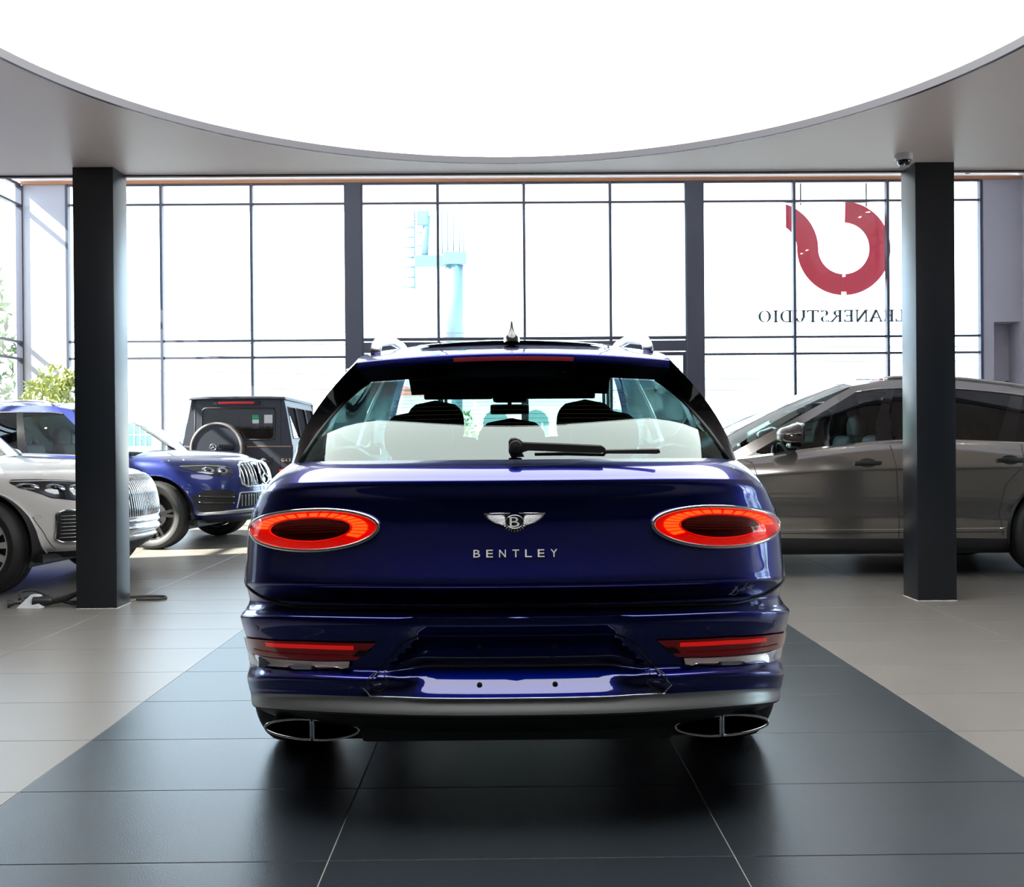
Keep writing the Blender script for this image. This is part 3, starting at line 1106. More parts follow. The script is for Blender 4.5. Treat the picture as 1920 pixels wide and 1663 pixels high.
    c.part(MB().bbox(-.80, .80, .32, 4.9, .20, .275, .03, 2), 'underbody', 'satin', None, 40)

    # ---- rear window, spoiler
    T = c.topR
    xb = .742
    cs = np.linspace(-1, 1, 33)
    base, topl = [], []
    for q in cs:
        x = q * xb
        y = float(np.interp(abs(x), T[:20 if not rear else 65, 0], T[:20 if not rear else 65, 1]))
        z = float(np.interp(abs(x), T[:20 if not rear else 65, 0], T[:20 if not rear else 65, 2]))
        base.append(np.array([x, y, z - .002]))
        topl.append(np.array([q * .536, .655 + .085 * q * q, 1.430 - .012 * q * q]))
    Gg = []
    for v in np.linspace(0, 1, 14):
        Gg.append([tuple(b * (1 - v) + t * v + np.array([0, -.026, .026]) * 4 * v * (1 - v)) for b, t in zip(base, topl)])
    c.part(MB().grid(Gg), 'rear_window', 'rearglass', None, True)
    wiresv = []
    for v in np.linspace(.30, .80, 11):
        P = [tuple(b * (1 - v) + t * v + np.array([0, -.026, .026]) * 4 * v * (1 - v) + np.array([0, .004, -.004])) for b, t in zip(base[5:-5], topl[5:-5])]
        c.part(MB().tube(P[::4] + [P[-1]], .0007, 4), 'heater_wire', 'orangewire')
    for sx in (-1, 1):
        g = []
        for v in np.linspace(0, 1, 10):
            i = 0 if sx < 0 else -1
            a = base[i] * (1 - v) + topl[i] * v + np.array([0, -.026, .026]) * 4 * v * (1 - v)
            b = c.S(0, v, sx)
            g.append([tuple(a), tuple((a + b) / 2 + np.array([sx * .006, -.012, 0])), tuple(b)])
        c.part(MB().grid(g, flip=sx > 0), 'window_blade', 'black', None, True)
        P = [tuple((base[0 if sx < 0 else -1] * (1 - v) + topl[0 if sx < 0 else -1] * v) + np.array([0, -.026, .026]) * 4 * v * (1 - v) + np.array([0, -.006, .004])) for v in np.linspace(0, 1, 12)]
        c.part(MB().tube(P, .006, 6), 'glass_seal', 'satin', None, True)
    lip = []
    for q in cs:
        yy = .52 - .145 * (1 - q * q)
        e = np.array([q * .552, yy, 1.480 + .017 * (1 - q * q)])
        tg = np.array([q * .536, .655 + .085 * q * q, 1.430 - .012 * q * q])
        lip.append([tuple(e), tuple(e + np.array([0, -.006, -.006])), tuple(e + np.array([0, -.004, -.030])), tuple(e + np.array([0, .03, -.040])), tuple(tg + np.array([0, 0, .004]))])
    c.part(MB().grid(lip, flip=True), 'spoiler', paint, None, 50)
    bl = []
    for q in np.linspace(-.37, .37, 15):
        e = np.array([q * .552, .52 - .145 * (1 - q * q), 1.480 + .017 * (1 - q * q)])
        bl.append([tuple(e + np.array([0, -.0085, -.014])), tuple(e + np.array([0, -.009, -.020])), tuple(e + np.array([0, -.0075, -.028]))])
    c.part(MB().grid(bl, flip=True), 'brake_light', 'brake', None, True)
    # antenna fin
    e = c.E((1.08 - .52) / 2.16)
    zf = e[2] + .050
    f = MB()
    P = []
    for (h, y0, y1, hw) in ((-.01, -.09, .11, .034), (.012, -.085, .10, .032), (.022, -.078, .06, .018), (.045, -.066, .01, .009), (.072, -.058, -.03, .004)):
        P.append([(hw * math.sin(t), (y0 + y1) / 2 - (y1 - y0) / 2 * math.cos(t), zf + h) for t in np.linspace(0, 2 * math.pi, 16, endpoint=False)])
    f.grid([[(p[0], p[1] + 1.08, p[2]) for p in r] for r in P], cv=True)
    c.part(f, 'antenna_fin', 'black', None, 50)
    return c


def lux_rear(c, paint):
    R = c.root
    # ---- oval tail lights
    for sx in (-1, 1):
        tl = empty('tail_light', (0, 0, 0))
        tl.parent = R
        KIDS.setdefault(R.name, []).append(tl)
        x0, z0, aO, aI, bz = .635, .918, .251, .203, .0625

        def pt(t, k=1.0):
            ca = math.cos(t)
            return (sx * (x0 + (aO if ca > 0 else aI) * k * ca), z0 + bz * k * math.sin(t) - .012 * ca * k)
        ts = np.linspace(0, 2 * math.pi, 56, endpoint=False)
        c.patch([pt(t, 1.0) for t in ts], 'r', .006, 'housing', 'tail', tl, rings=4, dome=.012)
        n = 30
        for k in range(n):
            a0, a1 = 2 * math.pi * (k + .12) / n, 2 * math.pi * (k + .88) / n
            mb = MB()
            G = []
            for kk_, off in ((.60, .0185), (.72, .018), (.86, .013)):
                G.append([tuple(c.on(*pt(t, kk_), 'r', off)) for t in np.linspace(a0, a1, 4)])
            mb.grid(G, flip=sx < 0)
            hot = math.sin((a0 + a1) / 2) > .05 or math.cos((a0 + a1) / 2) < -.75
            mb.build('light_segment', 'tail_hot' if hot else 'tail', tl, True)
        c.patch([pt(t, .60) for t in ts], 'r', .016, 'inner_lens', 'tail_dark', tl, rings=4, dome=.008)
        c.part(MB().tube([tuple(c.on(*pt(t, .62), 'r', .018)) for t in ts], .0035, 6, closed=True), 'inner_ring', 'tail', tl, True)
        for dz in (-.012, -.004, .004, .012):
            P = [(sx * (x0 + q), z0 + dz * (1 - 9 * q * q) - .012 * q / .2) for q in np.linspace(-.11, .13, 9)]
            c.part(MB().tube([tuple(c.on(*p, 'r', .024)) for p in P], .0010, 5), 'light_guide', 'tail_dark', tl, True)
        c.patch([pt(t, 1.0) for t in ts], 'r', .012, 'lens', 'taillens', tl, rings=6, dome=.022)
        c.part(MB().tube([tuple(c.on(*pt(t, 1.02), 'r', .007)) for t in ts], .0075, 8, closed=True), 'chrome_ring', 'chrome', tl, True)
    # ---- lower light bars with chrome blade
    for sx in (-1, 1):
        bl = empty('bumper_light', (0, 0, 0))
        bl.parent = R
        KIDS.setdefault(R.name, []).append(bl)
        xs_ = np.linspace(.910, .492, 30)
        zt = np.interp(xs_, [.43, .66, .84, .912], [.584, .578, .562, .548])
        zb = np.interp(xs_, [.492, .60, .74, .84, .905], [.527, .519, .512, .506, .500])
        G = [[tuple(c.on(sx * x, a * (1 - v) + b * v, 'r', .006)) for x, a, b in zip(xs_, zt, zb)] for v in np.linspace(0, 1, 6)]
        mb = MB().grid(G, flip=sx > 0)
        G = [[tuple(c.on(sx * (.492 - (.062 * (1 - v)) * u), (.583 * (1 - v) + .527 * v) + .001 * u * (1 - v), 'r', .006)) for u in np.linspace(0, 1, 5)] for v in np.linspace(0, 1, 6)]
        mb.grid(G, flip=sx > 0).build('housing', 'red_dim', bl, True)
        G = [[tuple(c.on(sx * x, z - .014 * (1 - 0) * v - .002, 'r', .009)) for x, z in resample([(.80, .562), (.66, .572), (.50, .577)], 16)] for v in (0, .5, 1)]
        MB().grid(G, flip=sx > 0).build('light_strip', 'red_mid', bl, True)
        G = [[tuple(c.on(sx * x, z - .009 * v, 'r', .009)) for x, z in resample([(.86, .524), (.70, .533), (.53, .541)], 16)] for v in (0, 1)]
        MB().grid(G, flip=sx > 0).build('light_strip', 'red_dim', bl, True)
        c.patch([(sx * x, z) for x, z in ((.448, .560), (.485, .560), (.505, .540), (.468, .540))], 'r', .010, 'reverse_lamp', 'lampdark', bl, rings=2, dense=20)
        xs_ = np.linspace(.912, .515, 34)
        zt = np.interp(xs_, [.492, .60, .74, .84, .905], [.523, .515, .508, .502, .496])
        zb = np.interp(xs_, [.50, .515, .55, .62, .74, .84, .905], [.519, .503, .492, .486, .476, .466, .460])
        G = []
        for v, o in ((0, .003), (.10, .007), (.5, .012), (.9, .017), (1, .004)):
            G.append([tuple(c.on(sx * x, a * (1 - v) + b * v, 'r', o * (1 - .75 * smooth((x - .8) / .1)))) for x, a, b in zip(xs_, zt, zb)])
        MB().grid(G, flip=sx > 0).build('chrome_blade', 'chrome', bl, 45)
    # ---- seam between tailgate and bumper
    seam = [(.932, .80), (.924, .745), (.90, .718), (.865, .697), (.82, .680), (.77, .671), (.70, .668), (.5, .676), (0, .683)]
    seam = seam + [(-x, z) for x, z in seam[-2::-1]]
    c.line(seam, 'r', .0055, 'tailgate_seam', 'satin', dense=110, off=.0)
    c.line([(-.30, 1.118), (.0, 1.118), (.19, 1.121), (.24, 1.131)], 'r', .0009, 'washer_cover', 'satin', dense=30)
    # ---- number plate bay: edges, tow covers, sensors, screws
    c.line([(-.30, .603), (.30, .603)], 'r', .003, 'bay_edge', 'black', dense=30)
    for sx in (-1, 1):
        c.line([(sx * .30, .603), (sx * .345, .585), (sx * .455, .462), (sx * .47, .445)], 'r', .003, 'bay_edge', 'black', dense=24)
        c.line([(sx * .472, .446), (sx * .452, .420)], 'r', .003, 'bay_edge', 'chrome', dense=8)
        c.line([(sx * (.428 + .030 * math.cos(t)), .462 + .027 * math.sin(t)) for t in np.linspace(0, 2 * math.pi, 32, endpoint=False)], 'r', .0015, 'tow_cover', 'rimdark', closed=True)
        for (x, z) in ((.838, .600), (.33, .618)):
            c.part(MB().tube([tuple(c.on(sx * (x + .0080 * math.cos(t)), z + .0088 * math.sin(t), 'r', .001)) for t in np.linspace(0, 2 * math.pi, 18, endpoint=False)], .0008, 5, closed=True), 'sensor_ring', 'satin', None, True)
            c.patch([(sx * (x + .0075 * math.cos(t)), z + .0083 * math.sin(t)) for t in np.linspace(0, 2 * math.pi, 16, endpoint=False)], 'r', .0015, 'parking_sensor', paint, rings=2)
        for z in (.566, .452):
            p = c.on(sx * .1155, z, 'r', 0)
            MB().lathe([(0, -.007), (.006, -.006), (.0085, -.001), (.0085, .004)], tuple(p), 'y', 16).build('plate_screw', 'satin', R, 40)
    c.line([(-.452, .419), (.452, .419)], 'r', .0028, 'bay_edge', 'chrome', dense=50)
    # ---- exhaust tips
    for sx in (-1, 1):
        ex = empty('exhaust', (0, 0, 0))
        ex.parent = R
        KIDS.setdefault(R.name, []).append(ex)
        for (xi, xo, nm) in ((.657, .808, 1), (.648, .503, -1)):
            w = xo - xi
            loop = []
            for t in np.linspace(-math.pi / 2, math.pi / 2, 23):
                loop.append((xi + w * math.cos(t) ** 1.15, .284 + .033 * math.sin(t) * (1 if abs(math.sin(t)) < .98 else .97)))
            loop = [(xi, z) for z in np.linspace(.312, .256, 7)[1:-1]][::1] and loop + [(xi, z) for z in np.linspace(.310, .258, 7)]
            P = [(sx * x, .165 + .16 * max(0, abs(x) - .62), z + .012 * (abs(x) - .65)) for x, z in loop]
            MB().tube(P, .0045, 8, closed=True).build('tailpipe_rim', 'chrome', ex, True)
            G = []
            for d, k in ((0, 1.), (.05, .93), (.22, .88)):
                cx = np.mean([p[0] for p in P])
                G.append([(cx + (p[0] - cx) * k, p[1] + d, .284 + (p[2] - .284) * k) for p in P])
            mb = MB().grid(G, cv=True)
            mb.f.append(tuple(range(2 * len(P), 3 * len(P))))
            mb.build('tailpipe', 'satin', ex, 50)
    c.part(MB().bbox(-.50, .50, .18, .55, .235, .30, .02, 2), 'rear_valance', 'satin', None, 40)
    # ---- winged badge
    S = 1 / 604.
    bd = empty('badge', (0, 0, 0))
    bd.parent = R
    KIDS.setdefault(R.name, []).append(bd)
    pc = c.on(-.004, .946, 'r', 0)

    def bp(px, py, off):       # badge sheet coordinates: millimetres-like units around its centre
        return (pc.x + (px - 963.2) * S, pc.y - off + (pc.z - (pc.z - (py - 980.5) * S)) * -.16, pc.z - (py - 980.5) * S)

    def cr(x, y):
        return (860 + x / 9.143, 940 + y / 9.143)
    for sgn in (-1, 1):
        out = [(860, 225), (640, 222), (412, 215), (430, 262), (465, 310), (520, 352), (600, 395), (690, 420), (760, 432), (800, 400), (815, 300)]
        out = [((x if sgn < 0 else 1884 - x), y) for x, y in out]
        L_ = [bp(*cr(*p), .004) for p in out]
        MB().prism(L_, (0, .006, 0)).build('wing', 'rimdark', bd)
        for k in range(13):
            t = k / 12
            tip = np.array([np.interp(t, [0, .3, .6, 1], [425, 470, 580, 752]), np.interp(t, [0, .3, .6, 1], [240, 312, 385, 430])])
            root_ = np.array([np.interp(t, [0, 1], [770, 800]), np.interp(t, [0, .5, 1], [250, 300, 395])])
            P = []
            for q in np.linspace(0, 1, 7):
                p = root_ * (1 - q) + tip * q + np.array([0, 14 * math.sin(q * math.pi)])
                P.append(bp(*cr(p[0] if sgn < 0 else 1884 - p[0], p[1]), .0045))
            MB().tube(P, [.0009, .0014, .0016, .0016, .0015, .0013, .0007], 6).build('feather', 'chrome', bd, True)
        P = [bp(*cr(x if sgn < 0 else 1884 - x, y), .006) for x, y in ((870, 222), (640, 224), (415, 228))]
        MB().tube(P, [.0022, .002, .0016], 6).build('wing_edge', 'chrome', bd, True)
    tl_ = [(760, 430), (800, 475), (850, 520), (942, 555), (1034, 520), (1084, 475), (1124, 430), (942, 400)]
    MB().prism([bp(*cr(*p), .004) for p in tl_], (0, .006, 0)).build('tail', 'rimdark', bd)
    for k in range(11):
        a = math.pi * (1 - (k + .5) / 11)
        P = [bp(*cr(942 + (150 + q * (40 + 22 * math.sin(a))) * math.cos(a), 390 + (95 + q * (60)) * math.sin(a)), .005) for q in np.linspace(0, 1, 4)]
        MB().tube(P, [.0012, .0018, .002, .0012], 6).build('feather', 'chrome', bd, True)
    ring = [bp(*cr(942 + 152 * math.cos(t), 368 + 112 * math.sin(t)), .0075) for t in np.linspace(0, 2 * math.pi, 40, endpoint=False)]
    MB().tube(ring, .0016, 8, closed=True).build('badge_ring', 'chrome', bd, True)
    MB().prism([bp(*cr(942 + 150 * math.cos(t), 368 + 110 * math.sin(t)), .0065) for t in np.linspace(0, 2 * math.pi, 40, endpoint=False)], (0, .004, 0)).build('badge_disc', 'satin', bd)
    v, f = text_mesh('B', 27, 0.8)
    va = np.array(v)
    va[:, :2] -= (va[:, :2].max(0) + va[:, :2].min(0)) / 2
    va[:, :2] *= np.array([165, 170]) / (va[:, :2].max(0) - va[:, :2].min(0))
    mb = MB().add([bp(*cr(942 + p[0], 368 - p[1]), .0085 + (.0006 if p[2] > 0 else 0)) for p in va], f)
    # slab serifs left of the stem
    for (y0, y1) in ((288, 304), (432, 448)):
        mb.prism([bp(*cr(x, y), .009) for x, y in ((846, y0), (880, y0), (880, y1), (852, y1))], (0, .001, 0))
    mb.build('letter', 'white_enamel', bd)
    P = [bp(*cr(942 + 105 * math.cos(a), 545 + 38 * math.sin(a)), .003) for a in np.linspace(0, math.pi, 12)]
    # ---- lettering
    lt = empty('lettering', (0, 0, 0))
    lt.parent = R
    KIDS.setdefault(R.name, []).append(lt)
    for ch, px in zip('BENTLEY', (891.6, 915.6, 939.7, 964.5, 988.2, 1012, 1036)):
        v, f = text_mesh(ch, .0325, .0018)
        va = np.array(v)
        va[:, :2] -= (va[:, :2].max(0) + va[:, :2].min(0)) / 2
        sz = va[:, :2].max(0) - va[:, :2].min(0)
        va[:, :2] *= np.array([.0205, .0222]) / sz
        x = (px - 965.5) / 610.
        p = c.on(x, .8505, 'r', .004)
        slope = .45
        MB().add([(p.x + q[0], p.y - q[2] - 0 + q[1] * slope, p.z + q[1]) for q in va], f).build('letter', 'letter', lt)
    # ---- script badge at the right
    sc = empty('script_badge', (0, 0, 0))
    sc.parent = R
    KIDS.setdefault(R.name, []).append(sc)
    strokes = [[(0, -.1), (.12, .05), (.28, .75), (.20, .72)], [(.0, -.1), (.06, -.12), (.14, .05)], [(.20, .0), (.34, .80)], [(.12, .38), (.32, .46)],
               [(.36, .42), (.36, .12), (.44, .12), (.52, .45)], [(.52, .45), (.46, .0), (.36, -.30), (.22, -.28), (.10, -.22)],
               [(.56, .05), (.74, .95)], [(.58, .22), (.68, .42), (.72, .25), (.62, .06), (.56, .08)],
               [(.74, .05), (.80, .45), (.88, .40)], [(.86, .05), (.94, .45)], [(.955, .60), (.965, .63)],
               [(1.06, .40), (.96, .38), (.94, .10), (1.02, .08), (1.10, .30)], [(1.02, .05), (1.26, 1.15)], [(1.02, .05), (1.10, .06)]]
    for st in strokes:
        P = [tuple(c.on(.682 + .073 * x, .703 + .030 * z + .010 * x, 'r', .002)) for x, z in st]
        MB().tube(P, .0013, 5).build('script_stroke', 'white_enamel', sc, True)
    # ---- rear wiper
    wi = empty('rear_wiper', (0, 0, 0))
    wi.parent = R
    KIDS.setdefault(R.name, []).append(wi)

    def wp(px, py, Y):
        return ((px - 965.0) / 1867 * Y, Y - 3.0, 1.2 - (py - 825.0) / 1867 * Y)
    arm = [(957, 851), (953, 840), (955, 829), (962, 824), (972, 825), (979, 829), (1040, 832), (1128, 838), (1135, 843), (1134, 852), (1125, 856), (1060, 855), (1000, 851), (985, 846), (975, 853), (977, 858), (958, 858)]
    arm = [(953, 829), (957, 824), (966, 823), (974, 826), (980, 831), (1050, 834), (1128, 838), (1135, 843), (1134, 849), (1125, 851), (1050, 848), (990, 845), (978, 849), (982, 857), (958, 858), (953, 848)]
    mb = MB().prism([wp(x, y, 3.165) for x, y in arm], (0, .026, .004))
    fix_normals(mb.build('wiper_arm', 'satin', wi))
    bl = [(1002, 851), (1060, 850), (1130, 853), (1136, 846), (1236, 845), (1238, 851), (1232, 853), (1136, 852), (1132, 857), (1060, 855), (1002, 855)]
    fix_normals(MB().prism([wp(x, y, 3.178) for x, y in bl], (0, .016, .003)).build('wiper_blade', 'rubber', wi))
    MB().lathe([(0, -.015), (.018, -.012), (.022, 0), (.022, .05)], wp(966, 838, 3.165), 'y', 20).build('wiper_pivot', 'satin', wi, 40)
    # tyre tread faces seen below the bumper come with the wheels


navy = lux_suv('luxury_suv', 'navy blue luxury SUV seen from behind under the round ceiling light', M['navy'], glass_side='darkglass')
lux_rear(navy, M['navy'])
navy.root.location = (.035, 3.0, 0)

bronze = lux_suv('luxury_suv', 'grey bronze luxury SUV standing side on behind the right column', M['bronze'], rear=False, group='bronze luxury SUVs in a row', up=.055)
bronze.root.location = (5.74, 9.27, 0)
bronze.root.rotation_euler = (0, 0, math.pi / 2)
for (x, y, lab) in ((6.35, 12.35, 'grey bronze SUV mostly hidden directly behind the side-on bronze SUV'), (7.1, 15.4, 'grey bronze SUV farthest back in the row near the right windows')):
    o = link_copy(bronze.root)
    o.location = (x, y, 0)
    o['label'] = lab


# ================================================================== EUROPEAN SUVS (white, blue, silver)
def euro_suv(name, label, paint, rows, roof, yb, wl, front, spokes=(12, 'blade'), RA=.44, Df=.95, glass_s='sideglass', rimmat='rimmetal', crown=.10):
    c = Car(name, label, 'car')
    L = Loft(rows, sub=4, Df=Df, nf=2.3)
    G = L.grid(14, 56, 34)

    def groups(k, pj, ctr):
        if k < .99:
            return ('rocker', M['satin'])
        return ('body_shell', paint)
    c.body(G, L.kk, paint, wl, RA, groups)
    c.bvh()
    A = .925
    pil = [(0, 0, .10, .10, 0, 1, 'd_pillar', paint), (.10, .10, A, A, .86, 1, 'roof_side', paint), (A, A, 1, 1, 0, 1, 'a_pillar', paint),
           (.58, .70, .62, .73, 0, .86, 'b_pillar', M['black']), (.26, .24, .30, .28, 0, .86, 'c_pillar', M['black']),
           (.10, .10, A, A, 0, .03, 'belt_strip', M['chrome'])]
    pan = [(.10, .10, .26, .24, .03, .86, 'quarter_window', M['darkglass']), (.30, .28, .58, .70, .03, .86, 'side_window', M['darkglass']), (.62, .73, A, A, .03, .86, 'side_window', M[glass_s])]
    c.greenhouse(paint, yb, roof, pil, pan, bulge=.04, roof_crown=.05)
    c.windscreen(yb[1], .20, M['windscreen'])
    c.hood(yb[1] - .02, crown, paint)
    y0, y1 = roof[0][0], roof[-1][0]
    for sx in (-1, 1):
        P = []
        for y, dz in ((y0 + .5, -.01), (y0 + .58, .035), (y0 + .75, .045), ((y0 + y1) / 2, .045), (y1 - .45, .045), (y1 - .3, .03), (y1 - .22, -.01)):
            e = c.E((y - y0) / (y1 - y0))
            P.append((sx * (e[0] - .04), y, e[2] + .012 + dz))
        c.part(MB().tube(resample(P, 30), .015, 8), 'roof_rail', 'steel', None, True)
        P = [tuple(c.S(a, .86, sx) + np.array([sx * .003, 0, .002])) for a in np.linspace(.10, A, 24)]
        c.part(MB().tube(P, .007, 6), 'window_trim', 'chrome', None, True)
        side = '+' if sx > 0 else '-'
        for (wy, wz) in wl:
            P = [tuple(c.on(wy + (RA + .007) * math.cos(a), wz + (RA + .007) * math.sin(a), side, .003)) for a in np.linspace(-.25, math.pi + .25, 28)]
            c.part(MB().tube(P, .007, 6), 'arch_lip', paint, None, True)
        f = wl[1][0]
        for q in ([(f - .62, 1.06), (f - .66, .9), (f - .62, .6), (f - .60, .36)], [(f - 1.75, 1.08), (f - 1.78, .7), (f - 1.78, .36)], [(f - 2.75, 1.08), (f - 2.70, .9), (f - 2.5, .7), (f - 2.46, .36)]):
            c.line(q, side, .0035, 'door_seam', 'satin', dense=20)
        c.line([(f + .40, .62), (f + .47, .5), (f + .52, .36)], side, .003, 'bumper_seam', 'satin', dense=12)
        door_handle(c, f - 1.6, .93, side, 'chrome')
        door_handle(c, f - 2.6, .95, side, 'chrome')
        side_mirror(c, yb[1] - .42, c.B(.85)[2] - .01, c.B(.85)[0] - .02, sx, paint)
    # rear window and cabin
    b, e = c.B(0), c.E(0)
    g = [[(q * (b[0] * (1 - v) + e[0] * v), b[1] * (1 - v) + e[1] * v - .1 * (1 - q * q), b[2] * (1 - v) + (e[2] + .03) * v) for q in np.linspace(-1, 1, 11)] for v in np.linspace(0, 1, 6)]
    c.part(MB().grid(g), 'rear_window', 'darkglass', None, True)
    c.part(MB().box(-.84, .84, .6, wl[1][0] + .5, .26, .32), 'cabin_floor', 'satin')
    c.part(MB().bbox(-.80, .80, yb[1] - .55, yb[1] - .05, .62, 1.04, .08, 3), 'dashboard', 'leather', None, 40)
    for x in (-.40, .40):
        seat(c, x, yb[1] - 1.4, .62, .26, 1.20, 1.40, mat='seat')
        seat(c, x, yb[1] - 2.3, .62, .26, 1.15, 1.34, mat='seat', rear=True)
    wheel_wells(c, wl, RA)
    w0 = wheel(c, (.84, wl[1][0], wl[1][1]), wl[1][1] + .003, .28, .275, 1, spokes[0], spokes[1], rimmat)
    wheel_copy(c, w0, (.84, wl[0][0], wl[0][1]))
    for w in wl:
        wheel_copy(c, w0, (-.84, w[0], w[1]), True)
    c.part(MB().bbox(-.78, .78, .35, wl[1][0] + .30, .20, .30, .03, 2), 'underbody', 'satin', None, 40)
    front(c)
    return c


M['greywall2'] = pm('sky_block_render', (.30, .29, .27), .9, var=.08)  # surface of the added wall that blocks sky light on the left
M['seat'] = pm('cream_leather', (.22, .23, .22), .6)


def ybars(c, xs, zt, zb, r, parent, off=.012, mat='chrome'):
    for x in xs:
        P = [tuple(c.on(x, z, 'f', off)) for z in np.linspace(zt(x), zb(x), 7)]
        MB().tube(P, r, 6).build('grille_bar', mat, parent, True)


def ring_of(cx, cz, a, b, n=36):
    return [(cx + a * math.cos(t), cz + b * math.sin(t)) for t in np.linspace(0, 2 * math.pi, n, endpoint=False)]


def star(c, x, z, r, parent, side='f', off=.02, mat='chrome'):
    c.line(ring_of(x, z, r, r, 28), side, r * .09, 'emblem_ring', mat, parent, off=off, closed=True)
    for k in range(3):
        a = math.pi / 2 + k * 2 * math.pi / 3
        c.line([(x, z), (x + r * .93 * math.cos(a), z + r * .93 * math.sin(a))], side, r * .10, 'emblem_ray', mat, parent, off=off + .002)


def headlamp(c, sx, poly, parts, drl):
    h = empty('headlamp')
    h.parent = c.root
    KIDS.setdefault(c.root.name, []).append(h)
    P = [(sx * x, z) for x, z in poly]
    c.patch(P, 'f', .003, 'housing', 'lampdark', h, rings=4, dense=60)
    for (x, z, r) in parts:
        c.patch([(sx * q[0], q[1]) for q in ring_of(x, z, r, r * .8, 20)], 'f', .006, 'projector', 'lampsilver', h, rings=3, dome=.012)
        c.patch([(sx * q[0], q[1]) for q in ring_of(x, z, r * .55, r * .45, 16)], 'f', .016, 'projector_lens', 'black', h, rings=2, dome=.008)
    c.line([(sx * x, z) for x, z in drl], 'f', .005, 'light_guide', 'white_enamel', h, off=.008, dense=24)
    c.patch(P, 'f', .010, 'cover', 'headlens', h, rings=5, dense=60, dome=.006)
    c.line(P, 'f', .004, 'lamp_edge', 'satin', h, off=.004, closed=True, dense=70)
    return h


WHITE = [
    (.28, .25, .25, .27, .80, .87, .74, .15, 4.95), (.34, .31, .31, .33, .90, .93, .82, .04, 5.03), (.40, .38, .37, .38, .93, .955, .87, .01, 5.07),
    (.50, .48, .47, .46, .94, .965, .885, 0, 5.10), (.62, .60, .59, .57, .95, .975, .89, .0, 5.10), (.75, .73, .72, .70, .95, .98, .89, .02, 5.085),
    (.87, .85, .84, .81, .94, .98, .88, .05, 5.06), (.96, .95, .94, .90, .925, .972, .86, .08, 5.0), (1.03, 1.02, 1.02, .955, .90, .955, .815, .13, 4.92),
    (1.08, 1.07, 1.08, .985, .86, .93, .74, .2, 4.80)]


def white_front(c):
    R = c.root
    g = empty('front_grille')
    g.parent = R
    KIDS.setdefault(R.name, []).append(g)
    out = [(-.46, .90), (-.3, .925), (0, .93), (.3, .925), (.46, .90), (.50, .78), (.44, .62), (.34, .565), (-.34, .565), (-.44, .62), (-.50, .78)]
    c.patch(out, 'f', .004, 'grille_panel', 'black', g, rings=6, dense=60)
    c.line(out, 'f', .010, 'grille_frame', 'chrome', g, off=.006, closed=True, dense=70)
    ybars(c, np.linspace(-.44, .44, 31), lambda x: .92 - .10 * x * x, lambda x: .575 + .30 * max(0, abs(x) - .30), .0045, g)
    for sx in (-1, 1):
        headlamp(c, sx, [(.50, .885), (.62, .90), (.74, .912), (.81, .912), (.825, .885), (.80, .835), (.74, .768), (.62, .742), (.52, .755)], [(.60, .835, .04), (.70, .845, .04), (.79, .86, .032)], [(.54, .885), (.70, .90), (.82, .90)])
        c.patch([(sx * x, z) for x, z in ((.60, .66), (.70, .665), (.735, .64), (.74, .44), (.70, .41), (.58, .41), (.56, .5))], 'f', .004, 'air_intake', 'satin', rings=4, dense=40)
        c.line([(sx * x, z) for x, z in ((.60, .66), (.70, .665), (.735, .64), (.74, .44), (.70, .41), (.58, .41), (.56, .5))], 'f', .011, 'intake_frame', 'chrome', off=.006, closed=True, dense=44)
        for z in np.linspace(.45, .62, 7):
            c.line([(sx * .58, z), (sx * .72, z)], 'f', .004, 'intake_fin', 'steel', off=.010, dense=8)
        for x, z in ((.80, .62), (.30, .50)):
            c.line([(sx * q[0], q[1]) for q in ring_of(x, z, .012, .012, 14)], 'f', .0015, 'parking_sensor', 'greytrim', closed=True)
    for z, r in ((.53, .030), (.47, .034), (.40, .022)):
        c.line([(-.56, z), (0, z), (.56, z)], 'f', r, 'chrome_blade', 'chrome', off=-.006, dense=40, seg=10)
    c.patch([(-.56, .37), (.56, .37), (.54, .325), (-.54, .325)], 'f', .006, 'lower_grille', 'satin', rings=3, dense=60)
    P = np.array([(0, 4.62), (0, 4.60)])
    zt = 1.09
    MB().tube([(0, 4.60, zt - .02), (0, 4.60, zt + .03)], .006).tube([(0 + .035 * math.cos(t), 4.60, zt + .06 + .035 * math.sin(t)) for t in np.linspace(0, 2 * math.pi, 24, endpoint=False)], .004, 6, closed=True).build('hood_ornament', 'chrome', R, True)


WL_W = [(1.05, .385), (4.20, .385)]
white_car = euro_suv('electric_suv', 'white SUV with a dark pinstripe chrome grille, half hidden by the left column', M['pearl'], WHITE,
                     [(.5, 1.53, .55), (1.2, 1.63, .60), (2.0, 1.68, .62), (2.3, 1.67, .61), (2.7, 1.60, .58)], (.6, 3.55), WL_W, white_front, (14, 'blade'), crown=.10)
white_car.root.location = (-8.18, 9.36, 0)
white_car.root.rotation_euler = (0, 0, math.radians(-98))

BLUE = [
    (.28, .25, .25, .27, .80, .87, .76, .15, 4.80), (.34, .31, .31, .33, .90, .93, .84, .04, 4.88), (.40, .38, .37, .38, .93, .955, .885, .01, 4.93),
    (.50, .48, .47, .46, .94, .965, .90, 0, 4.95), (.62, .60, .59, .57, .95, .975, .905, .0, 4.95), (.75, .73, .72, .70, .95, .98, .905, .02, 4.94),
    (.87, .85, .84, .82, .94, .98, .90, .05, 4.92), (.97, .95, .95, .92, .925, .972, .885, .08, 4.87), (1.04, 1.02, 1.03, .985, .90, .958, .85, .13, 4.80),
    (1.09, 1.07, 1.09, 1.02, .86, .935, .79, .2, 4.70)]


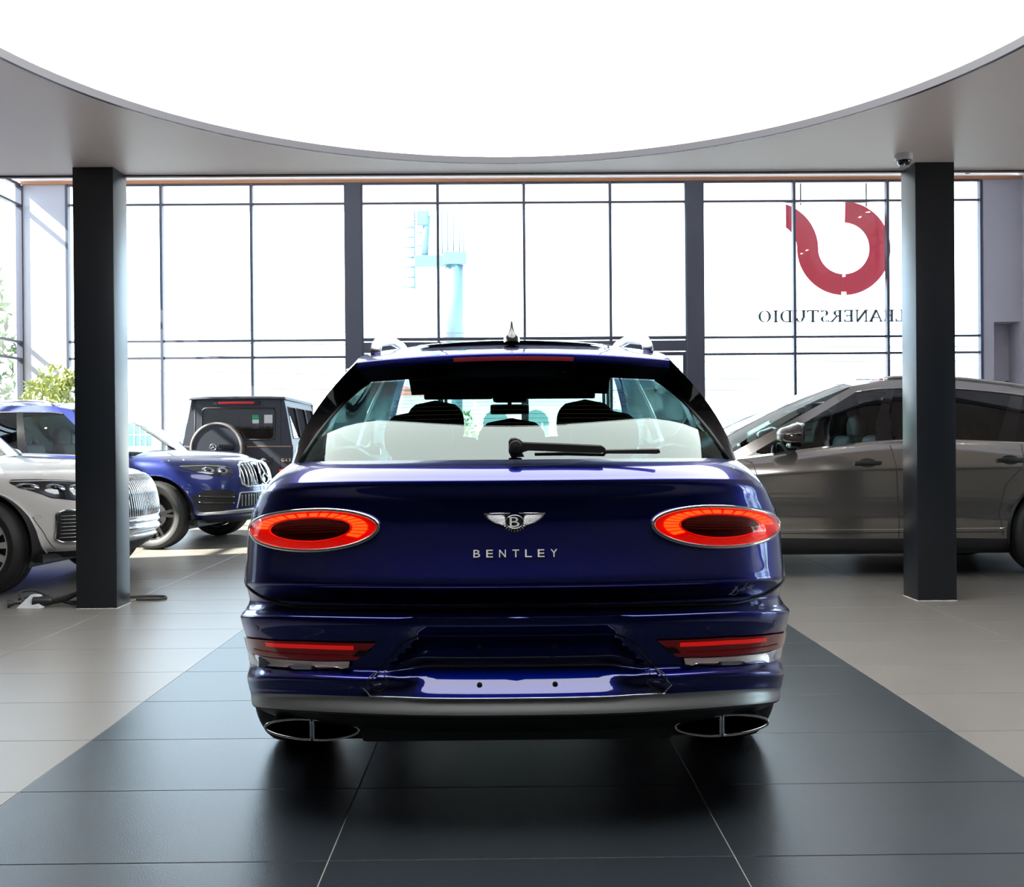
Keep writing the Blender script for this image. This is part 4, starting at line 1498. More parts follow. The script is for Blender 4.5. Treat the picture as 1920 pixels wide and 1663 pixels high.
def blue_front(c):
    R = c.root
    g = empty('front_grille')
    g.parent = R
    KIDS.setdefault(R.name, []).append(g)
    out = [(-.34, .955), (0, .97), (.34, .955), (.40, .90), (.44, .80), (.42, .72), (.36, .68), (-.36, .68), (-.42, .72), (-.44, .80), (-.40, .90)]
    c.patch(out, 'f', .004, 'grille_panel', 'black', g, rings=6, dense=60)
    c.line(out, 'f', .014, 'grille_frame', 'chrome', g, off=.008, closed=True, dense=70)
    ybars(c, [x for x in np.linspace(-.40, .40, 15) if abs(x) > .14], lambda x: .95 - .05 * abs(x), lambda x: .69 + .1 * max(0, abs(x) - .33), .009, g, .02)
    c.patch(ring_of(0, .82, .125, .125), 'f', .03, 'emblem_disc', 'black', g, rings=3)
    star(c, 0, .82, .12, g, off=.04)
    for sx in (-1, 1):
        headlamp(c, sx, [(.50, .905), (.62, .945), (.74, .952), (.82, .945), (.835, .915), (.79, .865), (.70, .825), (.56, .815), (.51, .84)], [(.60, .875, .045), (.71, .885, .040)], [(.55, .915), (.70, .935), (.83, .93)])
        c.patch([(sx * x, z) for x, z in ((.50, .62), (.62, .66), (.76, .66), (.83, .60), (.82, .46), (.76, .40), (.60, .42), (.52, .50))], 'f', .004, 'air_intake', 'satin', rings=4, dense=44)
        for z in (.50, .57):
            c.line([(sx * .54, z), (sx * .80, z + .02)], 'f', .012, 'intake_fin', 'black', off=.012, dense=10)
    c.patch([(-.46, .60), (.46, .60), (.50, .45), (-.50, .45)], 'f', .004, 'lower_grille', 'satin', rings=4, dense=50)
    ybars(c, np.linspace(-.44, .44, 19), lambda x: .59, lambda x: .46, .005, R, .01, 'steel')
    c.line([(-.84, .385), (-.5, .40), (0, .41), (.5, .40), (.84, .385)], 'f', .026, 'skid_trim', 'steel', off=-.008, dense=50, seg=10)
    c.line([(-.50, .44), (-.46, .615), (.46, .615), (.50, .44)], 'f', .010, 'lower_frame', 'steel', off=.004, dense=60)


WL_B = [(1.0, .385), (4.02, .385)]
blue_car = euro_suv('sport_suv', 'metallic blue SUV with a vertical bar grille facing right behind the white one', M['blue'], BLUE,
                    [(.4, 1.52, .57), (1.1, 1.62, .61), (2.0, 1.655, .63), (2.5, 1.65, .62), (2.85, 1.60, .60)], (.55, 3.72), WL_B, blue_front, (5, 'twin'), rimmat='rimdark', crown=.085)
blue_car.root.location = (-7.80, 12.74, 0)
blue_car.root.rotation_euler = (0, 0, math.radians(-98.5))

silver_car = euro_suv('family_suv', 'tall silver SUV of which only the roof shows at the far left', pm('silver_paint', (.55, .55, .56), .3, .6, 1.0), BLUE,
                      [(.35, 1.72, .60), (1.1, 1.80, .63), (2.0, 1.83, .64), (2.7, 1.82, .63), (3.0, 1.77, .61)], (.5, 3.72), WL_B, blue_front, (10, 'blade'))
silver_car.root.location = (-10.15, 15.35, 0)
silver_car.root.rotation_euler = (0, 0, math.radians(-90))


# ================================================================== BOXY OFF-ROADER seen from behind
def boxy():
    g = Car('offroad_car', 'boxy graphite off-road car with a round spare wheel cover, seen from behind', 'car')
    R = g.root
    mat = M['matte']
    low = lambda p: (p.x * (1 - .02 * max(0, p.z - 1.0)), p.y, p.z)
    g.part(MB().bbox(-.93, .93, 0, 4.35, .52, 1.16, .05, 3), 'lower_body', mat, None, 40)
    tap = lambda p: (p.x * (1 - .16 * max(0., p.z - 1.14) / .8), p.y + (.07 * (p.z - 1.14) / .8 if p.y < 1 else -.42 * max(0, p.z - 1.14) / .8), p.z)
    # cabin shell built as frame pieces so the windows are real openings
    rx = lambda z: .92 * (1 - .16 * (z - 1.14) / .8)
    ry = lambda z: .01 + .07 * (z - 1.14) / .8
    WX0, WX1, WZ0, WZ1 = -.60, .62, 1.24, 1.78

    def rp(x, z, d=0.):
        return (x, ry(z) + d, z)

    def rear_quad(x0, x1, z0, z1, nm, m, d=0., th=.05):
        xs = lambda x, z: max(-rx(z), min(rx(z), x))
        L = [rp(xs(x0, z0), z0, d), rp(xs(x1, z0), z0, d), rp(xs(x1, z1), z1, d), rp(xs(x0, z1), z1, d)]
        return fix_normals(g.part(MB().prism(L, (0, th, 0)), nm, m))
    rear_quad(-2, -.72, 1.14, 1.93, 'corner_panel', mat)
    rear_quad(.72, 2, 1.14, 1.93, 'corner_panel', mat)
    rd = rear_quad(-.715, WX0, 1.14, 1.93, 'rear_door', mat)
    rear_quad(WX1, .715, 1.14, 1.93, 'rear_door', mat)
    rear_quad(WX0, WX1, WZ1, 1.93, 'rear_door', mat)
    rear_quad(WX0, WX1, 1.14, WZ0, 'rear_door', mat)
    rear_quad(WX0, WX1, WZ0, WZ1, 'rear_window', M['offglass'], .012, .008)
    loop = [rp(x, z, .004) for x, z in ((WX0 + .05, WZ0), (WX1 - .05, WZ0), (WX1, WZ0 + .05), (WX1, WZ1 - .05), (WX1 - .05, WZ1), (WX0 + .05, WZ1), (WX0, WZ1 - .05), (WX0, WZ0 + .05))]
    g.part(MB().tube(resample(loop + [loop[0]], 60)[:-1], .016, 6, closed=True), 'window_seal', 'satin', None, True)
    # flanks with three windows each
    ys = [(.22, .92), (1.02, 1.86), (1.98, 2.72)]
    for sx in (-1, 1):
        def sp(y, z, d=0.):
            return (sx * (rx(z) - d), y, z)

        def flank(y0, y1, z0, z1, nm, m, d=0., th=.04):
            L = [sp(y0, z0, d), sp(y1, z0, d), sp(y1, z1, d), sp(y0, z1, d)]
            return fix_normals(g.part(MB().prism(L, (-sx * th, 0, 0)), nm, m))
        flank(.06, 2.95, 1.14, 1.26, 'flank_panel', mat)
        flank(.06, 2.80, 1.80, 1.93, 'flank_panel', mat)
        for (a, b) in ((.06, .22), (.92, 1.02), (1.86, 1.98), (2.72, 2.84)):
            flank(a, b, 1.26, 1.80, 'window_post', mat)
        for (a, b) in ys:
            flank(a, b, 1.26, 1.80, 'side_window', M['offside'], .012, .008)
            lp_ = [sp(y, z, -.002) for y, z in ((a, 1.26), (b, 1.26), (b, 1.80), (a, 1.80))]
            g.part(MB().tube(resample(lp_ + [lp_[0]], 40)[:-1], .010, 5, closed=True), 'window_seal', 'satin', None, True)
        for (wy) in (.85, 3.45):
            g.part(MB().bbox(sx * .93 - .05, sx * .93 + .05, wy - .50, wy + .50, .78, .90, .03, 2), 'wheel_flare', mat, None, 40)
        g.part(MB().bbox(sx * .93 - .012, sx * .93 + .012, .15, 4.2, .98, 1.03, .008, 1), 'side_strip', 'satin', None, 40)
        g.part(MB().bbox(sx * 1.02 - .09, sx * 1.02 + .09, 2.72, 2.86, 1.18, 1.40, .03, 2), 'door_mirror', 'satin', None, 40)
        g.part(MB().tube([(sx * (rx(1.93) + .012), .05, 1.925), (sx * (rx(1.93) + .012), 2.80, 1.925)], .014, 6), 'rain_gutter', mat, None, True)
        tl = MB().bbox(sx * .80 - .10, sx * .80 + .10, -.05, .02, .66, .74, .015, 2)
        g.part(tl, 'tail_light', 'reds', None, 40)
    # roof with rounded edge
    rg = []
    for y in (.02, .05, .12, 1.4, 2.70, 2.78):
        zz = 1.925 if y in (.02, 2.78) else (1.955 if y in (.05,) else 1.968)
        ww = .80 if y in (.02, 2.78) else .785
        rg.append([(-ww - .02, y, 1.915), (-ww, y, zz), (-.55, y, zz + .010), (0, y, zz + .014), (.55, y, zz + .010), (ww, y, zz), (ww + .02, y, 1.915)])
    g.part(MB().grid(rg), 'roof', mat, None, True)
    g.part(MB().bbox(-.80, .80, 2.80, 2.86, 1.16, 1.93, .01, 1, xf=lambda p: (p.x, p.y + .28 * (1.93 - p.z), p.z)), 'windscreen', M['darkglass'], None, 40)
    g.part(MB().bbox(-.80, .80, 3.0, 4.30, 1.14, 1.22, .04, 2), 'hood', mat, None, 40)
    # spare wheel
    sp_ = empty('spare_wheel', (-.30, -.10, 1.10))
    sp_.parent = R
    MB().lathe([(.0, .0), (.42, .0), (.43, .03), (.43, .17), (.41, .19)], (0, -.10, 0), 'y', 56).build('wheel_cover', mat, sp_, 30)
    MB().lathe([(.395, -.012), (.41, -.022), (.432, -.016), (.438, .02), (.438, .15), (.43, .17), (.40, .17)], (0, -.10, 0), 'y', 56).build('cover_ring', 'coverring', sp_, 30)
    MB().tube([(.052 * math.cos(t) - .05, -.118, .02 + .052 * math.sin(t)) for t in np.linspace(0, 2 * math.pi, 28, endpoint=False)], .006, 6, closed=True).build('emblem_ring', 'chrome', sp_, True)
    for k in range(3):
        a = math.pi / 2 + k * 2 * math.pi / 3
        MB().tube([(-.05, -.118, .02), (-.05 + .05 * math.cos(a), -.118, .02 + .05 * math.sin(a))], [.009, .003], 6).build('emblem_ray', 'chrome', sp_, True)
    MB().bbox(.04, .29, -.122, -.098, -.05, .07, .012, 2).build('camera_plate', 'black', sp_, 40)
    MB().bbox(-.25, .20, .20, .35, -.2, .2, .02, 1).build('wheel_mount', 'satin', sp_)
    # details of the rear door
    for x in (-.718, .718):
        g.part(MB().tube([rp(x, 1.93, -.002), rp(x, 1.14, -.002), (x, -.002, .55)], .005, 5), 'door_seam', 'satin', None, True)
    g.part(MB().bbox(-.32, .28, .02, .10, 1.845, 1.885, .008, 2), 'brake_light', 'reds', None, 40)
    g.part(MB().bbox(-.40, .36, .04, .12, 1.835, 1.897, .01, 2), 'brake_light_frame', 'satin', None, 40)
    g.part(MB().bbox(.16, .90, -.006, .01, 1.118, 1.130, .002, 1), 'belt_line', 'gold')
    g.part(MB().bbox(.30, .60, -.004, .02, .80, .95, .02, 2), 'handle_recess', 'satin', None, 40)
    g.part(MB().bbox(.32, .55, -.045, -.02, .855, .895, .01, 2), 'door_handle', 'matte', None, 40)
    g.part(MB().lathe([(0, -.014), (.05, -.012), (.058, 0)], (.43, 0, .875), 'y', 20), 'handle_disc', 'steel', None, True)
    bt = empty('badge_text')
    bt.parent = R
    for ch, x in zip('G63', (.775, .835, .890)):
        v, f = text_mesh(ch, .075, .006)
        va = np.array(v)
        va[:, 0] -= (va[:, 0].max() + va[:, 0].min()) / 2
        MB().add([(x - .015 + p[0], -.012 - p[2], .87 + p[1]) for p in va], f).build('letter', 'goldlight', bt)
    g.part(MB().bbox(-.95, .95, -.12, .15, .42, .60, .04, 3), 'rear_bumper', 'satin', None, 40)
    g.part(MB().bbox(-.90, .90, .3, 4.2, .38, .53, .03, 2), 'chassis', 'satin', None, 40)
    # cards behind the rear window
    g.part(MB().box(.44, .58, .055, .058, 1.36, 1.66), 'paper_card', 'paper')
    v, f = text_mesh('P', .15, .001)
    g.part(MB().add([(.50 + p[0], .053 - p[2], 1.37 + p[1]) for p in v], f), 'letter', 'satin')
    g.part(MB().box(.24, .35, .055, .058, 1.42, 1.58), 'paper_card', 'paper')
    g.part(MB().box(.24, .35, .055, .058, 1.585, 1.66), 'paper_card', 'green')
    w0 = wheel(g, (.84, .85, .41), .413, .28, .28, 1, 5, 'twin', 'rimdark')
    wheel_copy(g, w0, (.84, 3.45, .41))
    wheel_copy(g, w0, (-.84, .85, .41), True)
    wheel_copy(g, w0, (-.84, 3.45, .41), True)
    R.location = (-4.49, 16.8, 0)
    R.rotation_euler = (0, 0, math.radians(1.5))


M['offglass'] = pm('dark_rear_glass', (.004, .005, .006), .06, coat=.5)
M['offglass'] = glass('offroad_rear_glass', (.12, .13, .13), .06)
M['offside'] = glass('offroad_side_glass', (.45, .50, .50), .10)
M['coverring'] = pm('satin_bronze_ring', (.42, .38, .36), .32, .85)
M['goldlight'] = pm('pale_gold', (.8, .68, .5), .4, .3)
boxy()


# ================================================================== SIGN OUTSIDE THE RIGHT WINDOW
YS = YG + .34
PXM = FPX / YS          # pixels of the photograph per metre at the sign


def arc_band(cx, cz, ri, ro, a0, a1, n=40):
    out = [(cx + ro * math.cos(a), cz + ro * math.sin(a)) for a in np.linspace(a0, a1, n)]
    inn = [(cx + ri * math.cos(a), cz + ri * math.sin(a)) for a in np.linspace(a1, a0, n)]
    return out + inn


sg = empty('hanging_sign', (7.66, YS, 5.44))
tag(sg, 'big red curled logo sign hanging outside the right window, seen from behind', 'sign')
RI, RO = .575, 1.05


def sign_piece(poly_outer, poly_inner, nm):
    mb = MB()
    n = len(poly_outer)
    G = [[(x, y, z) for x, z in P] for P, y in ((poly_outer, -.05), (poly_outer, .05), (poly_inner, .05), (poly_inner, -.05))]
    for k in range(4):
        mb.grid([G[k], G[(k + 1) % 4]])
    o = len(mb.v)
    for e in (0, n - 1):
        q = len(mb.v)
        mb.v += [G[k][e] for k in range(4)]
        mb.f.append((q, q + 1, q + 2, q + 3))
    return fix_normals(mb.build(nm, 'signred', sg, 40))


a = np.linspace(math.pi / 2 - .04, -math.pi / 2 + .05, 44)
sign_piece([(RO * math.cos(t), RO * math.sin(t)) for t in a], [(RI * math.cos(t), RI * math.sin(t)) for t in a], 'sign_curve')
a = np.linspace(-math.pi / 2 - .06, -math.pi, 26)
o1 = [(RO * math.cos(t), RO * math.sin(t)) for t in a]
i1 = [(RI * math.cos(t), RI * math.sin(t)) for t in a]
cx2 = -(RI + RO)
xe = -1.30
b1 = np.linspace(0, math.acos((xe - cx2) / RI), 24)
b2 = np.linspace(0, math.acos((xe - cx2) / RO), 24)
o2 = [(cx2 + RI * math.cos(t), RI * math.sin(t)) for t in b1]
i2 = [(cx2 + RO * math.cos(t), RO * math.sin(t)) for t in b2]
sign_piece(o1 + o2[1:], i1 + i2[1:], 'sign_curve')
MB().bbox(-.062, .055, -.04, .04, -RO + .08, -RI - .06, .01, 1).build('sign_joint', 'signred', sg)
for x, z in ((-.95, 1.0), (.55, .95), (1.0, .2)):
    MB().tube([(x * .99, .04, z), (x * .99, .04, 1.62)], .018, 8).build('hanger', 'alu', sg, True)
MB().box(-1.6, 2.6, .03, .09, 1.58, 1.64).build('hanger_rail', 'alu', sg)

# mirrored serif letters (read from the street)
GL = {   # strokes: (x0, z0, x1, z1, width) and arcs: ('a', cx, cz, rx, rz, start, end, thick factor)
    'C': (.80, [('a', .42, .5, .40, .5, 50, 310)], [(.66, .80, .70, .98, .085)]),
    'L': (.62, [(.14, 0, .14, 1, .155), (.0, 0, .58, 0, .085)], [(.0, 1, .28, 1, .085), (.58, 0, .58, .24, .085)]),
    'E': (.66, [(.14, 0, .14, 1, .155), (.0, 0, .60, 0, .085), (.0, 1, .58, 1, .085), (.14, .52, .46, .52, .085)], [(.60, 0, .60, .22, .085), (.58, 1, .58, .80, .085), (.46, .42, .46, .62, .04)]),
    'A': (.86, [(.06, 0, .42, 1, .085), (.42, 1, .80, 0, .155), (.20, .36, .64, .36, .085)], [(-.04, 0, .20, 0, .085), (.64, 0, .92, 0, .085)]),
    'N': (.86, [(.12, 0, .12, 1, .085), (.12, 1, .74, 0, .155), (.74, 0, .74, 1, .085)], [(0, 0, .24, 0, .085), (0, 1, .16, 1, .085), (.62, 1, .86, 1, .085)]),
    'R': (.78, [(.14, 0, .14, 1, .155), ('a', .30, .75, .28, .25, -90, 90), (.14, 1, .32, 1, .085), (.14, .5, .32, .5, .085), (.34, .5, .72, 0, .12)], [(.0, 0, .28, 0, .085), (0, 1, .14, 1, .085), (.66, 0, .84, 0, .085)]),
    'S': (.60, [('a', .29, .745, .25, .255, 40, 270), ('a', .29, .255, .25, .255, -140, 90)], [(.50, .86, .52, 1.0, .085), (.04, .16, .02, 0, .085)]),
    'T': (.72, [(.36, 0, .36, 1, .155), (.0, 1, .72, 1, .085)], [(.22, 0, .50, 0, .085), (.0, 1, .0, .80, .085), (.72, 1, .72, .80, .085)]),
    'U': (.82, [(.14, .35, .14, 1, .155), ('a', .41, .35, .28, .35, 180, 360), (.69, .35, .69, 1, .085)], [(0, 1, .28, 1, .085), (.58, 1, .82, 1, .085)]),
    'D': (.84, [(.14, 0, .14, 1, .155), ('a', .36, .5, .44, .5, -90, 90), (.0, 0, .38, 0, .085), (.0, 1, .38, 1, .085)], []),
    'I': (.32, [(.14, 0, .14, 1, .155)], [(0, 0, .28, 0, .085), (0, 1, .28, 1, .085)]),
    'O': (.94, [('a', .45, .5, .43, .5, 0, 360)], []),
}


def glyph(ch):
    mb = MB()
    w, st, se = GL[ch]
    for q in st + se:
        if q[0] == 'a':
            _, cx, cz, rx_, rz_, a0, a1 = q
            n = 26
            ou, inn = [], []
            for t in np.radians(np.linspace(a0, a1, n)):
                th = .075 + .085 * abs(math.cos(t)) ** 1.5
                ou.append((cx + rx_ * math.cos(t), cz + rz_ * math.sin(t)))
                inn.append((cx + (rx_ - th) * math.cos(t), cz + (rz_ - th * .7) * math.sin(t)))
            G = [[(x, y, z) for x, z in P] for P, y in ((ou, -.08), (ou, .08), (inn, .08), (inn, -.08), (ou, -.08))]
            mb.grid(G)
        else:
            x0, z0, x1, z1, wd = q
            d = math.hypot(x1 - x0, z1 - z0) or 1
            nx, nz = -(z1 - z0) / d * wd / 2, (x1 - x0) / d * wd / 2
            if z0 == z1 == 0:
                nz, z0, z1 = abs(nz), wd / 2, wd / 2
            elif z0 == z1 == 1:
                z0 = z1 = 1 - wd / 2
            mb.prism([(x0 + nx, -.08, z0 + nz), (x1 + nx, -.08, z1 + nz), (x1 - nx, -.08, z1 - nz), (x0 - nx, -.08, z0 - nz)], (0, .16, 0))
    return w, mb


ls = empty('sign_lettering', (8.98, YS, 3.795))
tag(ls, 'mirrored dark serif lettering on the glass below the red logo, read from outside', 'lettering')
word = 'CLEANERSTUDIO'
hh = .27
tot = sum(GL[ch][0] for ch in word) + .13 * (len(word) - 1)
sc_ = 3.62 / tot
x = .36
for ch in word:
    w, mb = glyph(ch)
    m2 = MB().add([(-(p[0] * sc_) + x, p[1] * hh, p[2] * hh) for p in mb.v], [f[::-1] for f in mb.f])
    m2.build('letter', 'signteal', ls)
    x -= (w + .13) * sc_
MB().box(-3.4, .5, .02, .05, -.35, -.33).build('letter_rail', 'alu', ls)
for q in (-2.53, -.46):
    MB().tube([(q, .03, -.34), (q, -.275, -.34)], .012, 6).build('bracket', 'alu', ls, True)
for q in (-3.2, -1.4, .3):
    MB().tube([(q, .035, -.34), (q, .035, .03)], .006, 6).build('letter_post', 'alu', ls, True)


# ================================================================== CHARGING CABLE BY THE LEFT COLUMN
cc = empty('charging_cable', (-3.30, 7.36, 0))
tag(cc, 'black charging cable with plug lying on the floor by the left column', 'cable')
P = [(-.30, .03, .05), (-.24, .10, .06), (-.12, .13, .035), (0, .14, .014), (.14, .15, .012), (.24, .22, .012), (.38, .34, .012), (.54, .38, .012), (.66, .36, .012), (.70, .28, .012), (.64, .22, .012), (.50, .22, .012)]
MB().tube([tuple(p) for p in np.stack([pchip(np.arange(len(P)), [q[k] for q in P], np.linspace(0, len(P) - 1, 70)) for k in range(3)], 1)], .010, 8).build('cable', 'wire', cc, True)
P = [(-.24, -.02, .045), (-.30, .05, .10), (-.22, .08, .11), (-.10, .06, .07), (.02, .04, .03), (.12, .02, .014), (.18, .03, .012)]
MB().tube([tuple(p) for p in np.stack([pchip(np.arange(len(P)), [q[k] for q in P], np.linspace(0, len(P) - 1, 40)) for k in range(3)], 1)], .009, 8).build('cable_loop', 'wire', cc, True)
MB().tube([(-.16, -.04, .045), (-.06, -.02, .045), (-.03, -.015, .044)], [.034, .036, .026], 16).tube([(-.03, -.015, .042), (.06, .005, .06), (.15, .02, .10)], [.022, .026, .018], 12).build('plug_handle', 'satin', cc, 50)
MB().tube([(-.345, -.05, .030), (-.335, -.045, .031), (-.30, -.03, .030)], [.030, .029, .012], 18).tube([(-.30, -.03, .030), (-.16, -.04, .040)], .008, 8).build('plug_cap', 'rubber', cc, 50)
MB().prism([(-.27, -.07, .001), (-.09, -.09, .001), (-.14, -.02, .085), (-.19, -.01, .09)], (.012, .05, 0)).build('plug_holder', 'paper', cc)

# ================================================================== PLANTS
def foliage(mb, centre, rad, n, size, seed):
    r_ = random.Random(seed)
    for _ in range(n):
        while True:
            p = Vector((r_.uniform(-1, 1), r_.uniform(-1, 1), r_.uniform(-1, 1)))
            if .25 < p.length < 1:
                break
        c_ = Vector((centre[0] + p.x * rad[0], centre[1] + p.y * rad[1], centre[2] + p.z * rad[2]))
        a_ = Vector((r_.gauss(0, 1), r_.gauss(0, 1), r_.gauss(0, .7))).normalized()
        b_ = a_.orthogonal().normalized()
        b_.rotate(Matrix.Rotation(r_.uniform(0, 6.28), 3, a_))
        s_ = size * r_.uniform(.6, 1.3)
        t_ = a_.cross(b_)
        L_ = [c_ - b_ * s_, c_ + t_ * s_ * .38 + a_ * s_ * .1, c_ + b_ * s_, c_ - t_ * s_ * .38 + a_ * s_ * .1]
        mb.add([tuple(q) for q in L_], [(0, 1, 2), (0, 2, 3)])
    return mb


def shrub(name, label, cat, loc, blobs, size, mat, trunk, pot=None, seed=1, n=260):
    r0 = empty(name, loc)
    tag(r0, label, cat)
    mb = MB()
    for k, (c_, rad) in enumerate(blobs):
        foliage(mb, c_, rad, n, size, seed + k)
    mb.build('foliage', mat, r0)
    for (P_, ra) in trunk:
        MB().tube(P_, ra, 7).build('stem', 'bark', r0, True)
    if pot:
        MB().lathe([(0, 0), (pot * .75, 0), (pot, .55), (pot * .95, .57), (pot * .88, .52), (0, .50)], seg=28).build('pot', 'white', r0, 40)
    return r0


shrub('potted_shrub', 'tall potted shrub with pale sunlit leaves before the white wall panel', 'plant', (-9.55, 20.9, 0),
      [((-.25, 0, 2.15), (.30, .3, .45)), ((.05, .1, 2.45), (.32, .3, .45)), ((.30, 0, 2.15), (.3, .3, .35)), ((0, 0, 1.6), (.5, .4, .4)), ((.45, 0, 2.55), (.18, .2, .18))], .085, 'leaf_pale',
      [([(0, 0, .4), (.02, .02, 1.3), (-.1, 0, 2.2)], [.04, .03, .012]), ([(.03, 0, .4), (.12, .05, 1.3), (.3, .05, 2.4)], [.035, .025, .01])], .32, 3, 170)
for k, (x, y, h, lab) in enumerate(((-13.6, 25.5, 6.4, 'dense green tree outside the left side glazing, nearest the corner'), (-16.0, 29.0, 7.2, 'dense green tree outside the left side glazing, farther back'))):
    shrub('garden_tree', lab, 'tree', (x, y, -.02), [((0, 0, h * .72), (1.0, 1.0, h * .26)), ((-.5, .2, h * .45), (.9, .9, h * .22)), ((.4, -.1, h * .5), (.8, .8, h * .25)), ((.1, .3, h * .25), (.9, .8, h * .16))], .14, 'leaf_dark',
          [([(0, 0, 0), (.05, .05, h * .4), (0, 0, h * .85)], [.14, .1, .03])], None, 20 + 7 * k, 420)

# ================================================================== OUTDOORS
gr = MB().box(-90, 90, YG + .3, 140, -.25, -.02).build('ground', 'asphalt')
tag(gr, 'sun bleached forecourt and street outside the windows', kind='structure')
gr = MB().box(-90, XL - .3, -40, YG + .3, -.25, -.02).build('ground', 'asphalt')
tag(gr, 'sun bleached ground outside the left side glazing', kind='structure')

# billboard mast
bb = empty('billboard_mast', (-3.28, 70, -.02))
tag(bb, 'tall pale blue billboard mast with ladders beyond the central window', 'billboard')
MB().tube([(0, 0, 0), (0, 0, 8.6)], .40, 20).build('lower_pole', 'boardblue', bb, True)
MB().tube([(-.1, 0, 8.0), (-.1, 0, 13.6)], .62, 20).build('upper_pole', 'boardblue', bb, True)
MB().bbox(-.85, .75, -.7, .7, 13.5, 14.4, .05, 1).build('pole_cap', 'boardblue', bb)
MB().bbox(-2.9, .3, -.35, .35, 13.4, 14.2, .05, 1).build('cross_beam', 'boardblue', bb)
MB().bbox(-2.75, -1.9, -.3, .3, 16.3, 17.8, .08, 1).build('side_box', 'boardblue', bb)
MB().tube([(-2.2, 0, 14.0), (-2.0, 0, 17.0)], .25, 10).build('brace', 'boardblue', bb, True)
for x in (-2.9,):
    MB().tube([(x, 0, 11.9), (x, 0, 20.0)], .07, 6).build('board_edge', 'boardblue', bb, True)
for z in np.linspace(12.0, 16.2, 7):
    MB().tube([(-3.7, 0, z), (-2.9, 0, z)], .07, 6).build('catwalk_bar', 'boardblue', bb, True)
for z in np.linspace(14.0, 18.6, 6):
    MB().tube([(-2.9, 0, z), (-1.9, 0, z)], .07, 6).build('strut', 'boardblue', bb, True)
for k, x in enumerate((-.95, -.55, -.15, .25, .55)):
    MB().tube([(x, 0, 14.3), (x, 0, 20.0 - max(0, k - 2) * 1.4)], .045, 6).build('mast_rod', 'boardblue', bb, True)
MB().bbox(-.9, .25, -.2, .2, 8.35, 8.5, .03, 1).build('platform', 'boardblue', bb)

# street wires
for k, (x0, z0, x1, z1, y, sag) in enumerate(((-39.8, 7.2, 39.8, 6.0, 52, .5), (-39.8, 6.6, 39.8, 5.3, 52, .6), (-39.8, 5.8, 39.8, 4.2, 52, .5), (-39.8, 4.8, 39.8, 4.0, 56, .4), (-39.8, 8.3, 39.8, 7.3, 56, .6))):
    P = [(x0 + (x1 - x0) * t, y, z0 + (z1 - z0) * t - sag * 4 * t * (1 - t)) for t in np.linspace(0, 1, 24)]
    o = MB().tube(P, .022, 5).build('overhead_wire', 'wire', None, True)
    tag(o, ['topmost of the thin street wires beyond the windows', 'second highest thin street wire beyond the windows', 'third highest thin street wire beyond the windows', 'fourth highest thin street wire beyond the windows', 'lowest thin street wire beyond the windows'][[1, 2, 3, 4, 0][k]], 'wire', 'overhead street wires')
for (x, y, lab) in ((-40, 52, 'utility pole at the left end of the front street wires'), (40, 52, 'utility pole at the right end of the front street wires'), (-40, 56, 'utility pole at the left end of the rear street wires'), (40, 56, 'utility pole at the right end of the rear street wires')):
    u = empty('utility_pole', (x, y, -.02))
    tag(u, lab, 'pole', 'utility poles')
    MB().tube([(0, 0, 0), (0, 0, 9.5)], [.16, .10], 10).build('pole', 'bark', u, True)
    MB().bbox(-.08, .08, -.08, .08, 8.3, 8.42, .01, 1).build('cross_arm', 'bark', u)


def house(loc, w, d, h, label, wins, roof=None, arched=False, wmat='render'):
    b = empty('street_building', loc)
    tag(b, label, 'building', 'buildings across the street')
    MB().box(-w / 2, w / 2, 0, d, 0, h).build('walls', wmat, b)
    if roof == 'gable':
        MB().prism([(-w / 2 - .3, -.3, h), (w / 2 + .3, -.3, h), (0, -.3, h + w * .16)], (0, d + .6, 0)).build('roof', 'roofred', b)
    else:
        MB().box(-w / 2 - .2, w / 2 + .2, -.2, d + .2, h, h + .25).build('roof', 'roofred' if roof == 'red' else 'render', b)
    for (x, z, ww, hh_) in wins:
        f = MB()
        loop = [(x - ww / 2, -.03, z), (x + ww / 2, -.03, z), (x + ww / 2, -.03, z + hh_)]
        if arched:
            loop += [(x + ww / 2 * math.cos(t), -.03, z + hh_ + ww / 2 * math.sin(t)) for t in np.linspace(0, math.pi, 9)[1:-1]]
        loop += [(x - ww / 2, -.03, z + hh_)]
        o = MB().prism(loop, (0, .05, 0)).build('window', 'outglass', b)
        for q in (-.25, 0, .25):
            MB().box(x + q * ww - .03, x + q * ww + .03, -.06, -.03, z, z + hh_).build('glazing_bar', 'render', o)
        MB().box(x - ww / 2, x + ww / 2, -.06, -.03, z + hh_ * .5 - .03, z + hh_ * .5 + .03).build('glazing_bar', 'render', o)
    return b


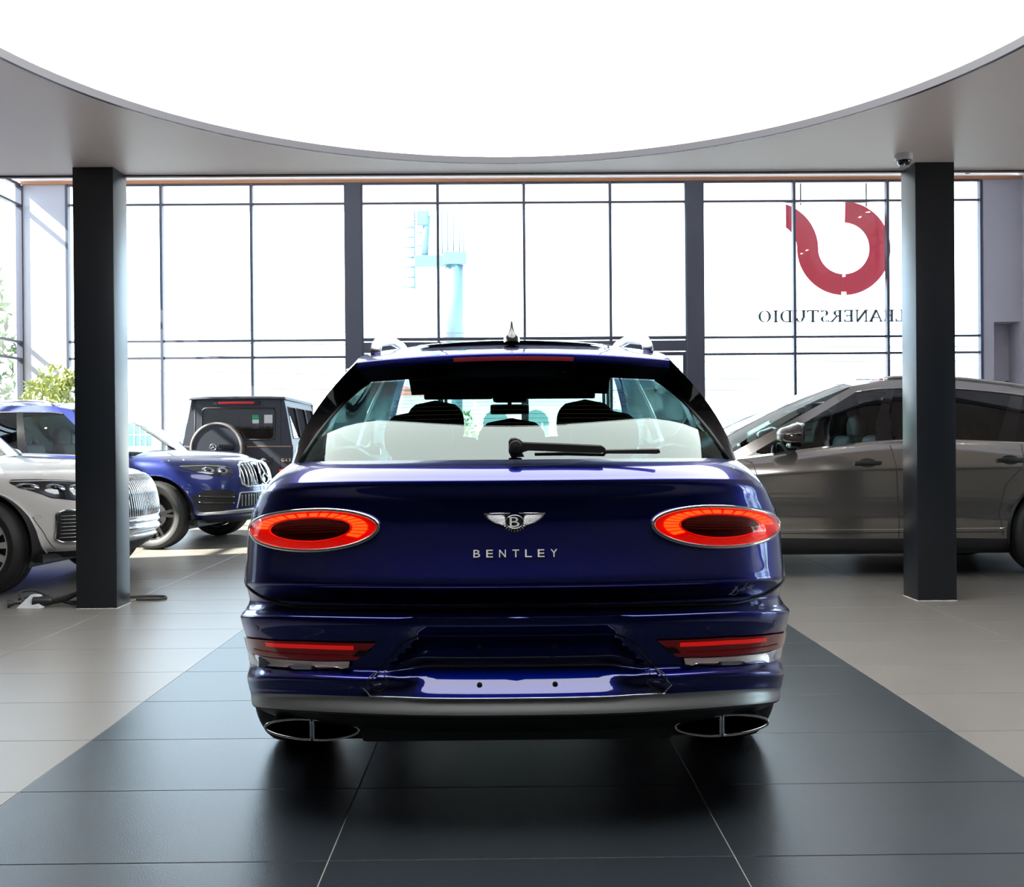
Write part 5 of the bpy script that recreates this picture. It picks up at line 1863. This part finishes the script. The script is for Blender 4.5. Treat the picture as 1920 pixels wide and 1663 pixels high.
house((3.6, 62, -.02), 11, 7, 3.9, 'white building with arched windows straight beyond the entrance', [(-4.1, .6, 1.6, 1.7), (-1.6, .6, 1.6, 1.7), (.9, .6, 1.6, 1.7), (3.4, .6, 1.6, 1.7)], 'flat', True)
house((16, 66, -.02), 11, 8, 4.6, 'pale building right of the arched one', [(-3.5, 1, 1.4, 1.6), (-.5, 1, 1.4, 1.6), (2.5, 1, 1.4, 1.6)], 'flat')
house((-9.2, 66, -.02), 9, 7, 4.2, 'pale building with a red gable left of the arched one', [(-2.4, .9, 1.4, 1.5), (.4, .9, 1.4, 1.5)], 'gable')
house((-24, 70, -.02), 15, 8, 5.0, 'long pale building far left across the street', [(-5, 1, 1.6, 1.6), (-1.5, 1, 1.6, 1.6), (2, 1, 1.6, 1.6), (5.2, 1, 1.6, 1.6)], 'flat')
for k, (x, y, h, lab) in enumerate(((-2.7, 58, 3.0, 'small street tree left of the arched building'), (11.2, 60, 2.6, 'small street tree right of the arched building'), (24.5, 58, 3.0, 'small street tree far right across the street'))):
    shrub('street_tree', lab, 'tree', (x, y, -.02), [((0, 0, h * .7), (1.2, 1.0, h * .3)), ((.5, 0, h * .5), (.9, .8, h * .25))], .22, 'leaf_dark', [([(0, 0, 0), (0, 0, h * .6)], [.12, .06])], None, 50 + k, 120)

nw = MB().box(-16.0, -15.6, -6, 25.0, -.02, 6.2).build('sky_block_wall', 'greywall2')  # added unseen wall, holds back sky light coming through the left glazing
tag(nw, 'tall unseen wall added outside the left glazing to block sky light', kind='structure')

gr = MB().box(XR + .3, 90, -40, YG + .3, -.25, -.02).build('ground', 'asphalt')
tag(gr, 'sun bleached ground outside the right side glazing', kind='structure')
for k, (x, y, h, lab) in enumerate(((15.5, 3.6, 4.2, 'dense tree outside the right side glazing, nearer the street'), (17.0, 6.8, 4.6, 'dense tree outside the right side glazing, farther back'))):
    shrub('garden_tree', lab, 'tree', (x, y, -.02), [((0, 0, h * .72), (1.1, 1.1, h * .28)), ((-.4, .2, h * .45), (1.0, 1.0, h * .25))], .14, 'leaf_dark', [([(0, 0, 0), (.05, .05, h * .4), (0, 0, h * .85)], [.14, .1, .03])], None, 80 + 7 * k, 420)
